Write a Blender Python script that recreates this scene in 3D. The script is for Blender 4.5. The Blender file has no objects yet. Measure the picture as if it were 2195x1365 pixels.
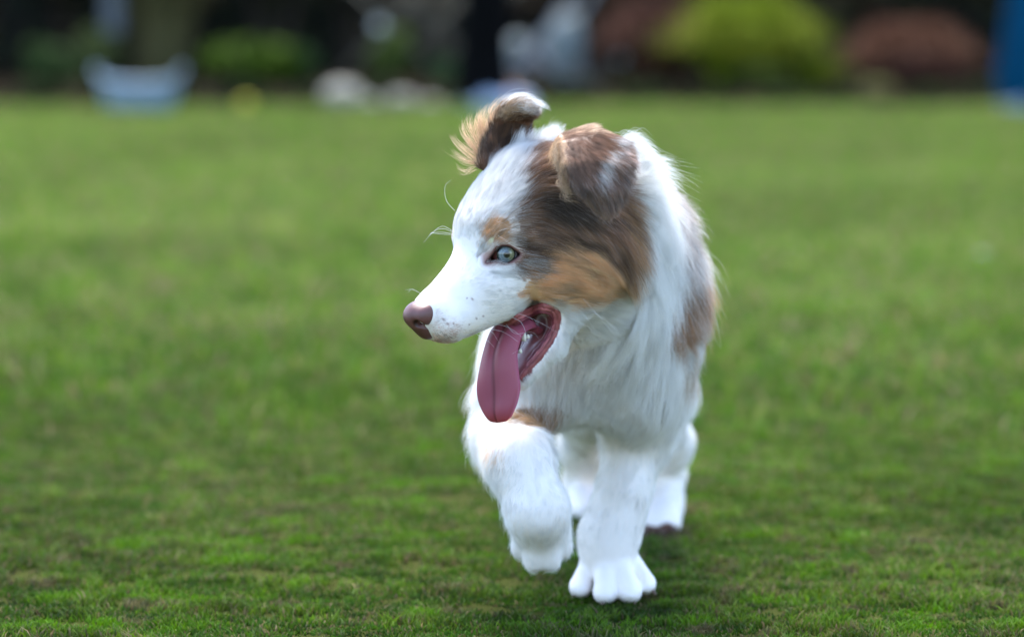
import bpy, bmesh, math
import numpy as np
from mathutils import Vector, Matrix
from mathutils.kdtree import KDTree

FUR = GRASS = True

sc = bpy.context.scene
COL = sc.collection
RAD = math.radians

# ------------------------------------------------------------------ camera
CAM_H = 0.625
FPX = 8231.0                 # focal length in photo pixels (photo 2195 wide)
PX_C, PY_C = 1097.5, 682.5
PITCH = math.atan(763.5 / FPX)
cam_d = bpy.data.cameras.new('camera')
cam_d.sensor_fit = 'HORIZONTAL'
cam_d.sensor_width = 36.0
cam_d.lens = FPX / 2195.0 * 36.0
cam_d.clip_start = 0.1
cam_d.clip_end = 2000.0
cam_d.dof.use_dof = True
cam_d.dof.focus_distance = 3.49
cam_d.dof.aperture_fstop = 3.5
cam = bpy.data.objects.new('camera', cam_d)
COL.objects.link(cam)
cam.location = (0, 0, CAM_H)
cam.rotation_euler = (math.pi / 2 - PITCH, 0, 0)
sc.camera = cam

# ------------------------------------------------------------------ sky and sun
SUN_EL, SUN_AZ = RAD(66), RAD(-8)      # azimuth from +Y (away from camera) towards +X
w = bpy.data.worlds.new('World')
sc.world = w
w.use_nodes = True
nt = w.node_tree
bg = nt.nodes['Background']
sky = nt.nodes.new('ShaderNodeTexSky')
sky.sky_type = 'NISHITA'
sky.sun_disc = False
sky.sun_elevation = SUN_EL
sky.sun_rotation = SUN_AZ
sky.dust_density = 1.2
nt.links.new(sky.outputs[0], bg.inputs[0])
bg.inputs[1].default_value = 0.15
sl = bpy.data.lights.new('sun', 'SUN')
sl.energy = 2.0
sl.angle = RAD(26)
sl.color = (1.0, 0.96, 0.90)
sun = bpy.data.objects.new('sun', sl)
COL.objects.link(sun)
sd = Vector((math.sin(SUN_AZ) * math.cos(SUN_EL), math.cos(SUN_AZ) * math.cos(SUN_EL), math.sin(SUN_EL)))
sun.rotation_euler = sd.to_track_quat('Z', 'Y').to_euler()

sc.render.engine = 'CYCLES'
sc.view_settings.view_transform = 'Standard'
sc.view_settings.look = 'None'
sc.view_settings.exposure = 2.15
sc.view_settings.gamma = 1.0
cy = sc.cycles
cy.use_denoising = True
cy.max_bounces = 10
cy.diffuse_bounces = 4
cy.glossy_bounces = 4
cy.transmission_bounces = 8
cy.transparent_max_bounces = 8
cy.caustics_reflective = False
cy.caustics_refractive = False
sc.cycles_curves.shape = 'RIBBONS'

# ------------------------------------------------------------------ helpers
CP, SP = math.cos(PITCH), math.sin(PITCH)


def W(px, py, Y):
    """world point at depth Y (metres from the camera along the ground) seen at photo pixel px, py"""
    x = (px - PX_C) / FPX
    z = -(py - PY_C) / FPX
    d = (x, CP + z * SP, -SP + z * CP)
    t = Y / d[1]
    return np.array((d[0] * t, Y, CAM_H + d[2] * t))


def proj(P):
    P = np.atleast_2d(P)
    y = P[:, 1]
    z = P[:, 2] - CAM_H
    dep = y * CP - z * SP
    up = y * SP + z * CP
    return PX_C + P[:, 0] / dep * FPX, PY_C - up / dep * FPX


def mat(name, color=(.5, .5, .5), rough=.6, **kw):
    m = bpy.data.materials.new(name)
    m.use_nodes = True
    b = m.node_tree.nodes['Principled BSDF']
    b.inputs['Base Color'].default_value = (*color, 1)
    b.inputs['Roughness'].default_value = rough
    for k, v in kw.items():
        b.inputs[k].default_value = v
    return m


def mesh_obj(name, V, F, material=None, parent=None, smooth=True, cols=None):
    me = bpy.data.meshes.new(name)
    V = np.asarray(V, dtype=np.float32)
    me.vertices.add(len(V))
    me.vertices.foreach_set('co', V.ravel())
    if isinstance(F, np.ndarray):
        n, k = F.shape
        me.loops.add(n * k)
        me.loops.foreach_set('vertex_index', F.astype(np.int32).ravel())
        me.polygons.add(n)
        me.polygons.foreach_set('loop_start', np.arange(0, n * k, k, dtype=np.int32))
        me.polygons.foreach_set('loop_total', np.full(n, k, dtype=np.int32))
    else:
        tot = np.array([len(f) for f in F], dtype=np.int32)
        flat = np.concatenate([np.asarray(f, dtype=np.int32) for f in F])
        me.loops.add(len(flat))
        me.loops.foreach_set('vertex_index', flat)
        me.polygons.add(len(tot))
        me.polygons.foreach_set('loop_start', np.concatenate([[0], np.cumsum(tot)[:-1]]).astype(np.int32))
        me.polygons.foreach_set('loop_total', tot)
    me.polygons.foreach_set('use_smooth', np.full(len(me.polygons), smooth))
    me.update(calc_edges=True)
    me.validate()
    if cols is not None:
        a = me.color_attributes.new('tone', 'FLOAT_COLOR', 'POINT')
        c = np.ones((len(V), 4), dtype=np.float32)
        c[:, :3] = cols
        a.data.foreach_set('color', c.ravel())
    o = bpy.data.objects.new(name, me)
    COL.objects.link(o)
    if material:
        me.materials.append(material)
    if parent:
        o.parent = parent
    return o


def tag(o, label=None, cat=None, group=None, kind=None):
    if label:
        o['label'] = label
    if cat:
        o['category'] = cat
    if group:
        o['group'] = group
    if kind:
        o['kind'] = kind
    return o


def empty(name, loc=(0, 0, 0), rz=0):
    o = bpy.data.objects.new(name, None)
    o.location = loc
    o.rotation_euler = (0, 0, rz)
    o.empty_display_size = .1
    COL.objects.link(o)
    return o


def snoise(P, freq, seed, n=6):
    """cheap smooth pseudo noise in about -1..1 at points P"""
    r = np.random.RandomState(seed)
    P = np.asarray(P)
    dim = P.shape[1]
    v = 0
    for i in range(n):
        k = r.normal(size=dim)
        k *= freq * r.uniform(.6, 1.5) / np.linalg.norm(k)
        k2 = r.normal(size=dim)
        k2 *= freq * r.uniform(.5, 1.0) / np.linalg.norm(k2)
        v = v + np.sin(P @ k + r.uniform(0, 6.28) + 1.5 * np.sin(P @ k2 + r.uniform(0, 6.28)))
    return v / (n ** .5) * .85


def norm(v):
    return v / np.maximum(np.linalg.norm(v, axis=-1, keepdims=True), 1e-9)


def sstep(a, b, x):
    t = np.clip((x - a) / (b - a), 0, 1)
    return t * t * (3 - 2 * t)


# ------------------------------------------------------------------ implicit surfaces
class Field:
    def __init__(s, xs, ys, zs):
        s.x, s.y, s.z = [np.asarray(a, dtype=np.float32) for a in (xs, ys, zs)]
        s.d = np.full((len(xs), len(ys), len(zs)), 0.2, dtype=np.float32)

    def box(s, lo, hi):
        sl_ = []
        for a, l, h in ((s.x, lo[0], hi[0]), (s.y, lo[1], hi[1]), (s.z, lo[2], hi[2])):
            i0, i1 = np.searchsorted(a, l), np.searchsorted(a, h)
            sl_.append(slice(max(i0 - 1, 0), min(i1 + 1, len(a))))
        return tuple(sl_)

    def apply(s, lo, hi, fn, k, op='add'):
        sl_ = s.box(np.array(lo) - 2 * k - .004, np.array(hi) + 2 * k + .004)
        X, Y, Z = s.x[sl_[0]][:, None, None], s.y[sl_[1]][None, :, None], s.z[sl_[2]][None, None, :]
        if 0 in (X.size, Y.size, Z.size):
            return
        b = fn(X, Y, Z).astype(np.float32)
        a = s.d[sl_]
        if op == 'add':
            h = np.maximum(k - np.abs(a - b), 0) / k
            s.d[sl_] = np.minimum(a, b) - h * h * k * .25
        else:
            b = -b
            h = np.maximum(k - np.abs(a - b), 0) / k
            s.d[sl_] = np.maximum(a, b) + h * h * k * .25

    def ell(s, c, r, R=None, k=.02, op='add'):
        c = np.asarray(c, float)
        r = np.asarray(r, float)
        R = np.eye(3) if R is None else np.asarray(R, float)     # rows = local axes
        ext = np.sqrt(((R * r[:, None]) ** 2).sum(0))

        def fn(X, Y, Z):
            dx, dy, dz = X - c[0], Y - c[1], Z - c[2]
            k0 = 0
            k1 = 0
            for i in range(3):
                q = dx * R[i, 0] + dy * R[i, 1] + dz * R[i, 2]
                k0 = k0 + (q / r[i]) ** 2
                k1 = k1 + (q / r[i] ** 2) ** 2
            k0 = np.sqrt(k0)
            return k0 * (k0 - 1) / np.sqrt(k1 + 1e-12)
        s.apply(c - ext, c + ext, fn, k, op)

    def cap(s, a, b, ra, rb, k=.02, op='add'):
        a = np.asarray(a, float)
        b = np.asarray(b, float)
        ba = b - a
        L2 = ba @ ba

        def fn(X, Y, Z):
            dx, dy, dz = X - a[0], Y - a[1], Z - a[2]
            t = np.clip((dx * ba[0] + dy * ba[1] + dz * ba[2]) / L2, 0, 1)
            d = np.sqrt((dx - t * ba[0]) ** 2 + (dy - t * ba[1]) ** 2 + (dz - t * ba[2]) ** 2)
            return d - (ra + (rb - ra) * t)
        rm = max(ra, rb)
        s.apply(np.minimum(a, b) - rm, np.maximum(a, b) + rm, fn, k, op)

    def chain(s, pts, k=.02, k0=None):
        for i in range(len(pts) - 1):
            s.cap(pts[i][0], pts[i + 1][0], pts[i][1], pts[i + 1][1], k)

    def sheet(s, G, th, k=.006):
        """rounded sheet through a grid of points G[i][j]"""
        n, m = len(G), len(G[0])
        for i in range(n - 1):
            for j in range(m - 1):
                p = [np.asarray(G[i][j], float), np.asarray(G[i + 1][j], float),
                     np.asarray(G[i + 1][j + 1], float), np.asarray(G[i][j + 1], float)]
                for t in ((0, 1, 2), (0, 2, 3)):
                    s.tri(p[t[0]], p[t[1]], p[t[2]], th, k)

    def tri(s, a, b, c, th, k):
        ba, cb, ac = b - a, c - b, a - c
        nn = np.cross(ba, ac)
        if nn @ nn < 1e-14:
            return

        def fn(X, Y, Z):
            def sub(p):
                return X - p[0], Y - p[1], Z - p[2]

            def dot(u, v):
                return u[0] * v[0] + u[1] * v[1] + u[2] * v[2]
            pa, pb, pc = sub(a), sub(b), sub(c)
            sg = (np.sign(dot(pa, np.cross(ba, nn))) + np.sign(dot(pb, np.cross(cb, nn))) + np.sign(dot(pc, np.cross(ac, nn))))

            def edge(e, p):
                t = np.clip(dot(p, e) / (e @ e), 0, 1)
                return (e[0] * t - p[0]) ** 2 + (e[1] * t - p[1]) ** 2 + (e[2] * t - p[2]) ** 2
            de = np.minimum(np.minimum(edge(ba, pa), edge(cb, pb)), edge(ac, pc))
            dp = dot(pa, nn) ** 2 / (nn @ nn)
            return np.sqrt(np.where(sg < 2, de, dp)) - th
        P = np.stack([a, b, c])
        s.apply(P.min(0) - th, P.max(0) + th, fn, 1e-4)

    def sample(s, P):
        """trilinear field value at points"""
        out = []
        idx = []
        for a, q in ((s.x, P[:, 0]), (s.y, P[:, 1]), (s.z, P[:, 2])):
            i = np.clip(np.searchsorted(a, q) - 1, 0, len(a) - 2)
            f = np.clip((q - a[i]) / (a[i + 1] - a[i]), 0, 1)
            idx.append((i, f))
        (i, fx), (j, fy), (k, fz) = idx
        v = 0
        for a in (0, 1):
            for b in (0, 1):
                for c in (0, 1):
                    wgt = (fx if a else 1 - fx) * (fy if b else 1 - fy) * (fz if c else 1 - fz)
                    v = v + wgt * s.d[i + a, j + b, k + c]
        return v

    def mesh(s, relax=1):
        """naive surface nets"""
        d = s.d
        sg = d < 0
        cnt = np.zeros(tuple(n - 1 for n in d.shape), dtype=np.int8)
        for a in (0, 1):
            for b in (0, 1):
                for c in (0, 1):
                    cnt += sg[a:d.shape[0] - 1 + a, b:d.shape[1] - 1 + b, c:d.shape[2] - 1 + c]
        act = (cnt > 0) & (cnt < 8)
        I = np.argwhere(act)
        vid = np.full(act.shape, -1, dtype=np.int64)
        vid[act] = np.arange(len(I))
        acc = np.zeros((len(I), 3))
        num = np.zeros(len(I))
        ax = (s.x, s.y, s.z)
        corners = [(a, b, c) for a in (0, 1) for b in (0, 1) for c in (0, 1)]
        for c0 in corners:
            for dim in range(3):
                if c0[dim]:
                    continue
                c1 = list(c0)
                c1[dim] = 1
                i0 = I + np.array(c0)
                i1 = I + np.array(c1)
                v0 = d[i0[:, 0], i0[:, 1], i0[:, 2]]
                v1 = d[i1[:, 0], i1[:, 1], i1[:, 2]]
                m = (v0 < 0) != (v1 < 0)
                t = np.where(m, v0 / np.where(m, v0 - v1, 1), 0)
                p = np.stack([ax[q][i0[:, q]] for q in range(3)], 1).astype(float)
                e = ax[dim][i1[:, dim]] - ax[dim][i0[:, dim]]
                p[:, dim] += t * e
                acc[m] += p[m]
                num[m] += 1
        V = acc / num[:, None]
        quads = []
        for dim in range(3):
            u, v = [(1, 2), (2, 0), (0, 1)][dim]
            a = [slice(None)] * 3
            b = [slice(None)] * 3
            a[dim] = slice(0, -1)
            b[dim] = slice(1, None)
            e = sg[tuple(a)] != sg[tuple(b)]
            E = np.argwhere(e)
            ok = np.ones(len(E), bool)
            for q in (u, v):
                ok &= (E[:, q] > 0) & (E[:, q] < d.shape[q] - 1)
            E = E[ok]
            flip = sg[E[:, 0], E[:, 1], E[:, 2]]

            def at(du, dv):
                C = E.copy()
                C[:, u] -= du
                C[:, v] -= dv
                return vid[C[:, 0], C[:, 1], C[:, 2]]
            q4 = np.stack([at(1, 1), at(0, 1), at(0, 0), at(1, 0)], 1)
            q4[~flip] = q4[~flip][:, ::-1]
            quads.append(q4)
        F = np.concatenate(quads)
        F = F[(F >= 0).all(1)]
        for _ in range(relax):
            S = np.zeros_like(V)
            n = np.zeros(len(V))
            for q in range(4):
                np.add.at(S, F[:, q], V[F[:, (q + 1) % 4]])
                np.add.at(n, F[:, q], 1)
                np.add.at(S, F[:, q], V[F[:, (q - 1) % 4]])
                np.add.at(n, F[:, q], 1)
            V = V * .5 + .5 * S / np.maximum(n, 1)[:, None]
        return V, F


def axis(*segs):
    """segs: (start, stop, step) ... joined"""
    out = []
    for a, b, st in segs:
        n = max(int(round((b - a) / st)), 1)
        out.append(np.linspace(a, b, n, endpoint=False))
    out.append([segs[-1][1]])
    return np.concatenate(out)


# ------------------------------------------------------------------ head frame (dog's head turned to picture left)
TH, PH = RAD(30), RAD(24)
ct, st_, cp, sp = math.cos(TH), math.sin(TH), math.cos(PH), math.sin(PH)
HF = np.array((-ct * cp, -st_ * cp, -sp))       # forward along muzzle
HL = np.array((st_, -ct, 0.0))                  # dog's left, the side the camera sees
HU = np.array((-ct * sp, -st_ * sp, cp))        # up
EYE_L = .027
HO = W(1085, 545, 3.49) - HL * EYE_L            # midpoint between the eyes
HR = np.stack([HF, HL, HU])


def H(f, l, u):
    return HO + HF * f + HL * l + HU * u


def to_head(P):
    return (np.asarray(P) - HO) @ HR.T


EXTRA = []   # meshes merged into the dog's body mesh


def build_dog_field():
    F = Field(axis((-.17, -.125, .005), (-.125, .135, .002), (.135, .245, .005)),
              axis((3.33, 3.37, .004), (3.37, 3.66, .002), (3.66, 3.8, .004), (3.8, 4.46, .007)),
              axis((-.01, .06, .003), (.06, .22, .005), (.22, .53, .002)))
    # ---- trunk
    F.ell(W(1272, 712, 3.76), (.077, .105, .076), k=.03)                    # chest
    F.cap(W(1292, 590, 3.84), W(1296, 560, 4.06), .077, .073, k=.06)        # ribs, back
    F.cap(W(1296, 560, 4.06), W(1304, 585, 4.24), .073, .064, k=.05)        # rump
    F.cap(W(1235, 545, 3.575), W(1295, 600, 3.74), .060, .081, k=.07)
    F.cap(W(1318, 408, 3.585), W(1345, 475, 3.70), .026, .040, k=.05)       # nape ruff       # neck
    F.cap(W(1262, 640, 3.625), W(1280, 740, 3.71), .046, .064, k=.05)        # throat, breast
    # ---- shoulders
    F.ell(W(1375, 765, 3.74), (.036, .06, .080), k=.05)
    F.ell(W(1126, 825, 3.70), (.036, .055, .058), k=.045)
    # ---- planted fore leg
    F.chain([(W(1385, 840, 3.76), .040), (W(1368, 930, 3.78), .0285), (W(1335, 1060, 3.755), .0205),
             (W(1306, 1150, 3.75), .0235), (W(1300, 1195, 3.745), .0225)], k=.03)
    # ---- lifted fore leg
    F.chain([(W(1098, 860, 3.68), .031), (W(1088, 940, 3.65), .027), (W(1114, 988, 3.565), .0275),
             (W(1150, 1085, 3.545), .0265)], k=.022)
    F.chain([(W(1152, 1095, 3.550), .0300), (W(1163, 1160, 3.585), .0245)], k=.010)
    # ---- hind legs
    F.chain([(W(1350, 720, 4.14), .050), (W(1388, 850, 4.10), .041), (W(1425, 950, 4.24), .026),
             (W(1420, 1020, 4.30), .019), (W(1415, 1085, 4.25), .020), (W(1412, 1118, 4.20), .022)], k=.03)
    F.chain([(W(1290, 740, 4.16), .055), (W(1262, 860, 4.18), .036), (W(1250, 960, 4.34), .022),
             (W(1250, 1040, 4.38), .018), (W(1252, 1085, 4.35), .020)], k=.03)
    # ---- feet
    for (x, y, Y, r) in ((1244, 1254, 3.732, .0110), (1297, 1266, 3.710, .0118), (1350, 1264, 3.712, .0118), (1385, 1248, 3.735, .0098)):
        a = W(x + (1302 - x) * .50, y - 52, Y + .022)
        b = W(x, y, Y)
        F.cap(a, b, .0120, r * .98, k=.0045)
        F.ell(W(x, y + 7, Y - .005), (r * .92, r * 1.30, r * .80), k=.006)
    F.ell(W(1305, 1242, 3.775), (.026, .028, .015), k=.006)
    for (x, y, Y, r) in ((1118, 1178, 3.580, .0100), (1146, 1202, 3.568, .0112), (1178, 1201, 3.568, .0112), (1205, 1177, 3.58, .0100)):
        F.cap(W(x + (1162 - x) * .3, y - 50, Y - .008), W(x, y - 2, Y), .0120, r, k=.0035)
    for (x, y, Y, r) in ((1382, 1125, 4.165, .010), (1402, 1128, 4.155, .011), (1424, 1128, 4.155, .011), (1443, 1122, 4.165, .010)):
        F.cap(W(x + (1412 - x) * .3, y - 30, Y + .03), W(x, y, Y), .012, r, k=.008)
    for (x, y, Y, r) in ((1233, 1092, 4.30, .010), (1252, 1096, 4.29, .011), (1272, 1094, 4.295, .010)):
        F.cap(W(x + (1252 - x) * .3, y - 25, Y + .03), W(x, y, Y), .012, r, k=.008)
    # tail: short bob
    F.cap(W(1405, 600, 4.27), W(1408, 620, 4.33), .022, .014, k=.02)
    # ---- head
    F.ell(H(-.056, 0, .012), (.064, .053, .060), HR, k=.02)                 # cranium
    F.ell(H(-.014, 0, .022), (.038, .040, .028), HR, k=.02)                 # brow
    for s in (1, -1):
        F.ell(H(-.052, s * .034, -.028), (.050, .028, .044), HR, k=.02)     # cheek
        F.ell(H(-.003, s * .026, .015), (.019, .013, .011), HR, k=.012)     # brow ridge
        F.ell(H(.012, s * .026, -.022), (.034, .017, .020), HR, k=.018)     # under the eye
    F.cap(H(.025, 0, -.013), H(.079, 0, -.0205), .027, .0165, k=.022)        # muzzle bridge
    for s in (1, -1):
        F.cap(H(.015, s * .016, -.036), H(.070, s * .010, -.0355), .0225, .0185, k=.012)   # lips
    F.ell(H(.074, 0, -.026), (.016, .018, .020), HR, k=.01)
    # lower jaw (open)
    for s in (1, -1):
        F.cap(H(-.062, s * .027, -.048), H(-.014, s * .019, -.099), .0215, .0115, k=.014)
        F.cap(H(-.014, s * .019, -.099), H(.022, s * .006, -.119), .0115, .0095, k=.012)
    F.ell(H(-.055, 0, -.062), (.035, .032, .03), HR, k=.02)
    # mouth cavity
    F.cap(H(-.006, .0, -.076), H(.018, 0, -.078), .0205, .018, k=.005, op='sub')
    F.cap(H(-.005, .030, -.077), H(.014, .022, -.092), .0165, .015, k=.005, op='sub')
    F.cap(H(-.005, -.030, -.077), H(.014, -.022, -.092), .0165, .015, k=.005, op='sub')
    F.cap(H(.01, 0, -.078), H(.07, 0, -.075), .016, .022, k=.005, op='sub')
    # floor of the mouth
    F.cap(H(-.035, 0, -.088), H(.012, 0, -.113), .014, .0095, k=.004)
    # eye sockets
    global SKULL
    SKULL = Field(F.x, F.y, F.z)
    SKULL.d = F.d.copy()
    for (x, y, r) in ((1053, 556, 4), (1060, 551, 8), (1070, 546, 13), (1082, 545, 16.5), (1094, 545, 14.5), (1104, 545, 9), (1110, 545, 5)):
        a, b = W(x, y, 3.455), W(x, y, 3.490)
        F.cap(a, b, r / 2352, r / 2352, k=.0015, op='sub')
        a, b = [HO + ((p - HO) @ HR.T * np.array((1, -1, 1))) @ HR for p in (a, b)]
        F.cap(a, b, r / 2352, r / 2352, k=.0015, op='sub')
    return F


EAR = None


def ear_grids():
    # far ear (dog's right): rises, then folds over at the top towards picture right
    far = [[W(1035, 352, 3.535), W(1070, 350, 3.55), W(1122, 330, 3.565)],
           [W(1044, 300, 3.545), W(1075, 298, 3.565), W(1126, 295, 3.575)],
           [W(1058, 262, 3.55), W(1090, 258, 3.57), W(1126, 262, 3.575)],
           [W(1080, 234, 3.545), W(1106, 236, 3.56), W(1132, 245, 3.565)],
           [W(1118, 224, 3.53), W(1128, 227, 3.535), W(1140, 231, 3.54)]]
    # near ear (dog's left): rises from the skull, folds and hangs down
    near = [[W(1195, 325, 3.475), W(1250, 312, 3.495), W(1300, 325, 3.515)],
            [W(1208, 300, 3.455), W(1258, 286, 3.475), W(1305, 304, 3.495)],
            [W(1210, 315, 3.418), W(1272, 300, 3.432), W(1335, 318, 3.456)],
            [W(1216, 352, 3.402), W(1280, 348, 3.408), W(1340, 354, 3.432)],
            [W(1240, 396, 3.398), W(1288, 400, 3.400), W(1330, 398, 3.420)],
            [W(1279, 434, 3.404), W(1296, 444, 3.404), W(1313, 432, 3.412)]]
    return far, near



DF = build_dog_field()
EF = Field(DF.x, DF.y, DF.z)
far, near = ear_grids()
EF.sheet(far, .0055)
EF.sheet(near, .0055)
k = .006
h = np.maximum(k - np.abs(DF.d - EF.d), 0) / k
DF.d = np.minimum(DF.d, EF.d) - h * h * k * .25
DV, DFc = DF.mesh(relax=1)
print('mesh', len(DV))


def hit(px, py, field=None, y0=3.3, y1=4.6, n=1300):
    """first point where the view ray of a photo pixel meets the dog"""
    fl = field or DF
    Y = np.linspace(y0, y1, n)
    a, b = W(px, py, y0), W(px, py, y1)
    P = a + (b - a) * ((Y - y0) / (y1 - y0))[:, None]
    v = fl.sample(P)
    inside = (P[:, 0] > fl.x[0]) & (P[:, 0] < fl.x[-1]) & (P[:, 2] > fl.z[0]) & (P[:, 2] < fl.z[-1])
    i = np.argmax((v < 0) & inside)
    if not (v[i] < 0):
        i = np.argmin(np.abs(np.where(inside, v, 1)))
        return P[i]
    t = v[i - 1] / (v[i - 1] - v[i])
    return P[i - 1] + (P[i] - P[i - 1]) * t


def fgrad(P, fl=None, e=.0015):
    fl = fl or DF
    g = np.stack([fl.sample(P + d) - fl.sample(P - d) for d in np.eye(3) * e], 1)
    return norm(g)


def mirror(P):
    q = to_head(P)
    q[..., 1] *= -1
    return HO + q @ HR


# chart: flat side view used to lay out the coat pattern on the dog (parallel projection, fixed to the dog)
CHR = np.array((1.0, 0, 0))
CHU = np.array((0, SP, CP))
HOX, HOY = proj(HO)
HOX, HOY = float(HOX[0]), float(HOY[0])
CHS = FPX / 3.50


def chart(P):
    d = P - HO
    return np.stack([HOX + d @ CHR * CHS, HOY - d @ CHU * CHS], 1)


def inpoly(Q, poly):
    x, y = Q[:, 0], Q[:, 1]
    r = np.zeros(len(Q), bool)
    n = len(poly)
    for i in range(n):
        x0, y0 = poly[i]
        x1, y1 = poly[(i + 1) % n]
        c = ((y0 > y) != (y1 > y))
        with np.errstate(divide='ignore', invalid='ignore'):
            xi = (x1 - x0) * (y - y0) / (y1 - y0 + 1e-12) + x0
        r ^= c & (x < xi)
    return r


WHITE = np.array((.92, .915, .895))
LIVER = np.array((.135, .066, .032))
LIVER2 = np.array((.35, .205, .115))
TAN = np.array((.76, .48, .25))
CREAM = np.array((.62, .47, .33))
GREY = np.array((.33, .28, .26))

P_LIVER = [(1200, 272), (1164, 298), (1140, 322), (1129, 369), (1135, 409), (1135, 440), (1112, 468), (1100, 500),
           (1108, 525), (1120, 540), (1164, 548), (1211, 533), (1261, 546), (1312, 580), (1338, 604), (1352, 590),
           (1368, 558), (1376, 500), (1378, 450), (1370, 380), (1350, 320), (1300, 262)]
P_TAN = [(1150, 552), (1164, 536), (1211, 520), (1264, 532), (1318, 566), (1346, 596), (1340, 618), (1305, 645),
         (1262, 662), (1235, 658), (1194, 648), (1150, 645), (1122, 640), (1112, 628), (1135, 612), (1150, 590)]
P_GRIZ = [(1100, 560), (1125, 548), (1165, 552), (1185, 575), (1160, 600), (1130, 600), (1105, 585)]
P_GRIZ2 = [(1105, 440), (1140, 405), (1170, 440), (1170, 500), (1125, 520), (1085, 515), (1078, 500), (1092, 470)]
P_EARTAN = [(1178, 300), (1200, 290), (1205, 330), (1192, 372), (1178, 365), (1172, 330)]


def coat(P, rs, jit=1.0, off=None):
    """coat colour for root points P"""
    n = len(P)
    if jit == 0:
        class rs:            # the skin below the hair takes the plain coat colour
            rand = staticmethod(lambda *a: np.full(a, .5))
            normal = staticmethod(lambda size=None: np.zeros(size))
    q = to_head(P)
    far = q[:, 1] < 0
    Pm = P.copy()
    Pm[far] = mirror(P[far])
    C = np.tile(WHITE, (n, 1)) * (1 - .06 * rs.rand(n, 1) * jit)
    J = rs.normal(size=(n, 2)) * 6.5 * jit
    J[:, 0] += snoise(P, 300, 5) * 6
    J[:, 1] += snoise(P, 300, 6) * 6
    if off is None:
        off = np.zeros_like(P)
    om = off.copy()
    om[far] = off[far] - 2 * (off[far] @ HL)[:, None] * HL
    Q = chart(Pm + om) + J
    QE = chart(P + off) + J * .6
    e = EF.sample(P)
    ear = e < .0022
    head = (q[:, 0] > -.135) & (P[:, 1] < 3.66) & (q[:, 2] > -.10) & ~ear
    liv = LIVER + (LIVER2 - LIVER) * (sstep(-.6, 1.0, snoise(P, 160, 8))[:, None] * .8 + .4 * rs.rand(n, 1) * jit)

    def put(m, c):
        C[m] = c[m] if getattr(c, 'ndim', 1) == 2 else c
    lm = head & inpoly(Q, P_LIVER)
    put(lm, liv)
    under = lm & (((Q[:, 0] - 1258) / 92) ** 2 + ((Q[:, 1] - 458 - .30 * (Q[:, 0] - 1258)) / 34) ** 2 < 1 + .4 * snoise(P, 150, 15))  # shadow of the near ear painted into the coat below it
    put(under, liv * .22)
    put(lm & (Q[:, 0] > 1172 + 10 * snoise(P, 200, 16)) & (Q[:, 0] < 1222) & (Q[:, 1] > 345) & (Q[:, 1] < 425), liv * .30)  # painted ear shadow continues down the left of the flap
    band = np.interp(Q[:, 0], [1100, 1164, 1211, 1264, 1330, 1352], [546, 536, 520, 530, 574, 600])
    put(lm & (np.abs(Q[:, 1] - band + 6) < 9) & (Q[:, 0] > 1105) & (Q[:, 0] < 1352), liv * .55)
    # tan wash at the back of the liver patch and at the ear root
    put(lm & (Q[:, 0] > 1335) & (Q[:, 1] > 430) & (rs.rand(n) < .45), TAN * .7)
    put(head & inpoly(Q, P_EARTAN), TAN * .9)
    g2 = head & inpoly(Q, P_GRIZ2)
    put(g2, liv * 1.3)
    put(g2 & (rs.rand(n) < sstep(1165, 1080, Q[:, 0]) * .75), WHITE * .9)
    t = head & inpoly(Q, P_TAN)
    tanc = TAN * (.75 + .5 * sstep(-1, 1, snoise(P, 120, 9)))[:, None]
    put(t, tanc)
    put(t & (rs.rand(n) < .16), WHITE * np.array((.95, .78, .58)))
    put(t & (rs.rand(n) < .30 * sstep(1190, 1120, Q[:, 0])), LIVER2 * 1.2)
    g = head & inpoly(Q, P_GRIZ)
    put(g, liv * 1.2)
    put(g & (rs.rand(n) < .4), WHITE * .8)
    # pale hairs streaking over the liver cheek
    put(lm & (rs.rand(n) < .10), GREY * 1.3)
    # brow spot
    b = head & (((Q[:, 0] - 1064) / 31) ** 2 + ((Q[:, 1] - 496) / 31) ** 2 < 1)
    put(b, TAN * .8)
    put(b & (rs.rand(n) < .12), WHITE * .85)
    # thin dark line running back from the eye
    dl = head & (np.abs(Q[:, 1] - (545 + .04 * (Q[:, 0] - 1110))) < 7) & (Q[:, 0] > 1108) & (Q[:, 0] < 1185)
    put(dl, LIVER * .9)
    # pinkish skin tone round the eye corner and liver freckles near the nose
    d = np.hypot(Q[:, 0] - 1047, (Q[:, 1] - 555) * 1.3)
    pk = (head * sstep(27, 6, d) * .85)[:, None]
    C[:] = C * (1 - pk) + np.array((.34, .17, .14)) * pk
    d = np.hypot(Q[:, 0] - 922, (Q[:, 1] - 706) * 1.25)
    if jit:
        put(head & (rs.rand(n) < .85 * sstep(78 + 16 * snoise(P, 400, 17), 26, d)), np.array((.40, .25, .20)))
    put(head & (np.hypot((Q[:, 0] - 945) / 1.7, Q[:, 1] - 722) < 20) & (rs.rand(n) < .35), np.array((.40, .26, .19)))
    put(head & (np.hypot((Q[:, 0] - 1000) / 1.6, Q[:, 1] - 703) < 15) & (rs.rand(n) < .4), np.array((.62, .48, .33)))
    fk = (snoise(P, 1500, 21) > 1.45) & (rs.rand(n) < .7)
    put(head & (Q[:, 0] < 1040) & (Q[:, 1] > 630) & fk, np.array((.40, .30, .28)))
    wm = head & (C.mean(1) > .75)
    C[wm] *= (1 - .16 * jit * rs.rand(n, 1)[wm]) * (1 - .07 * sstep(.2, 1.2, snoise(P, 420, 91)))[wm][:, None]
    # ears
    nearE = ear & (P[:, 0] > W(1175, 300, 3.45)[0])
    farE = ear & ~nearE
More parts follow.
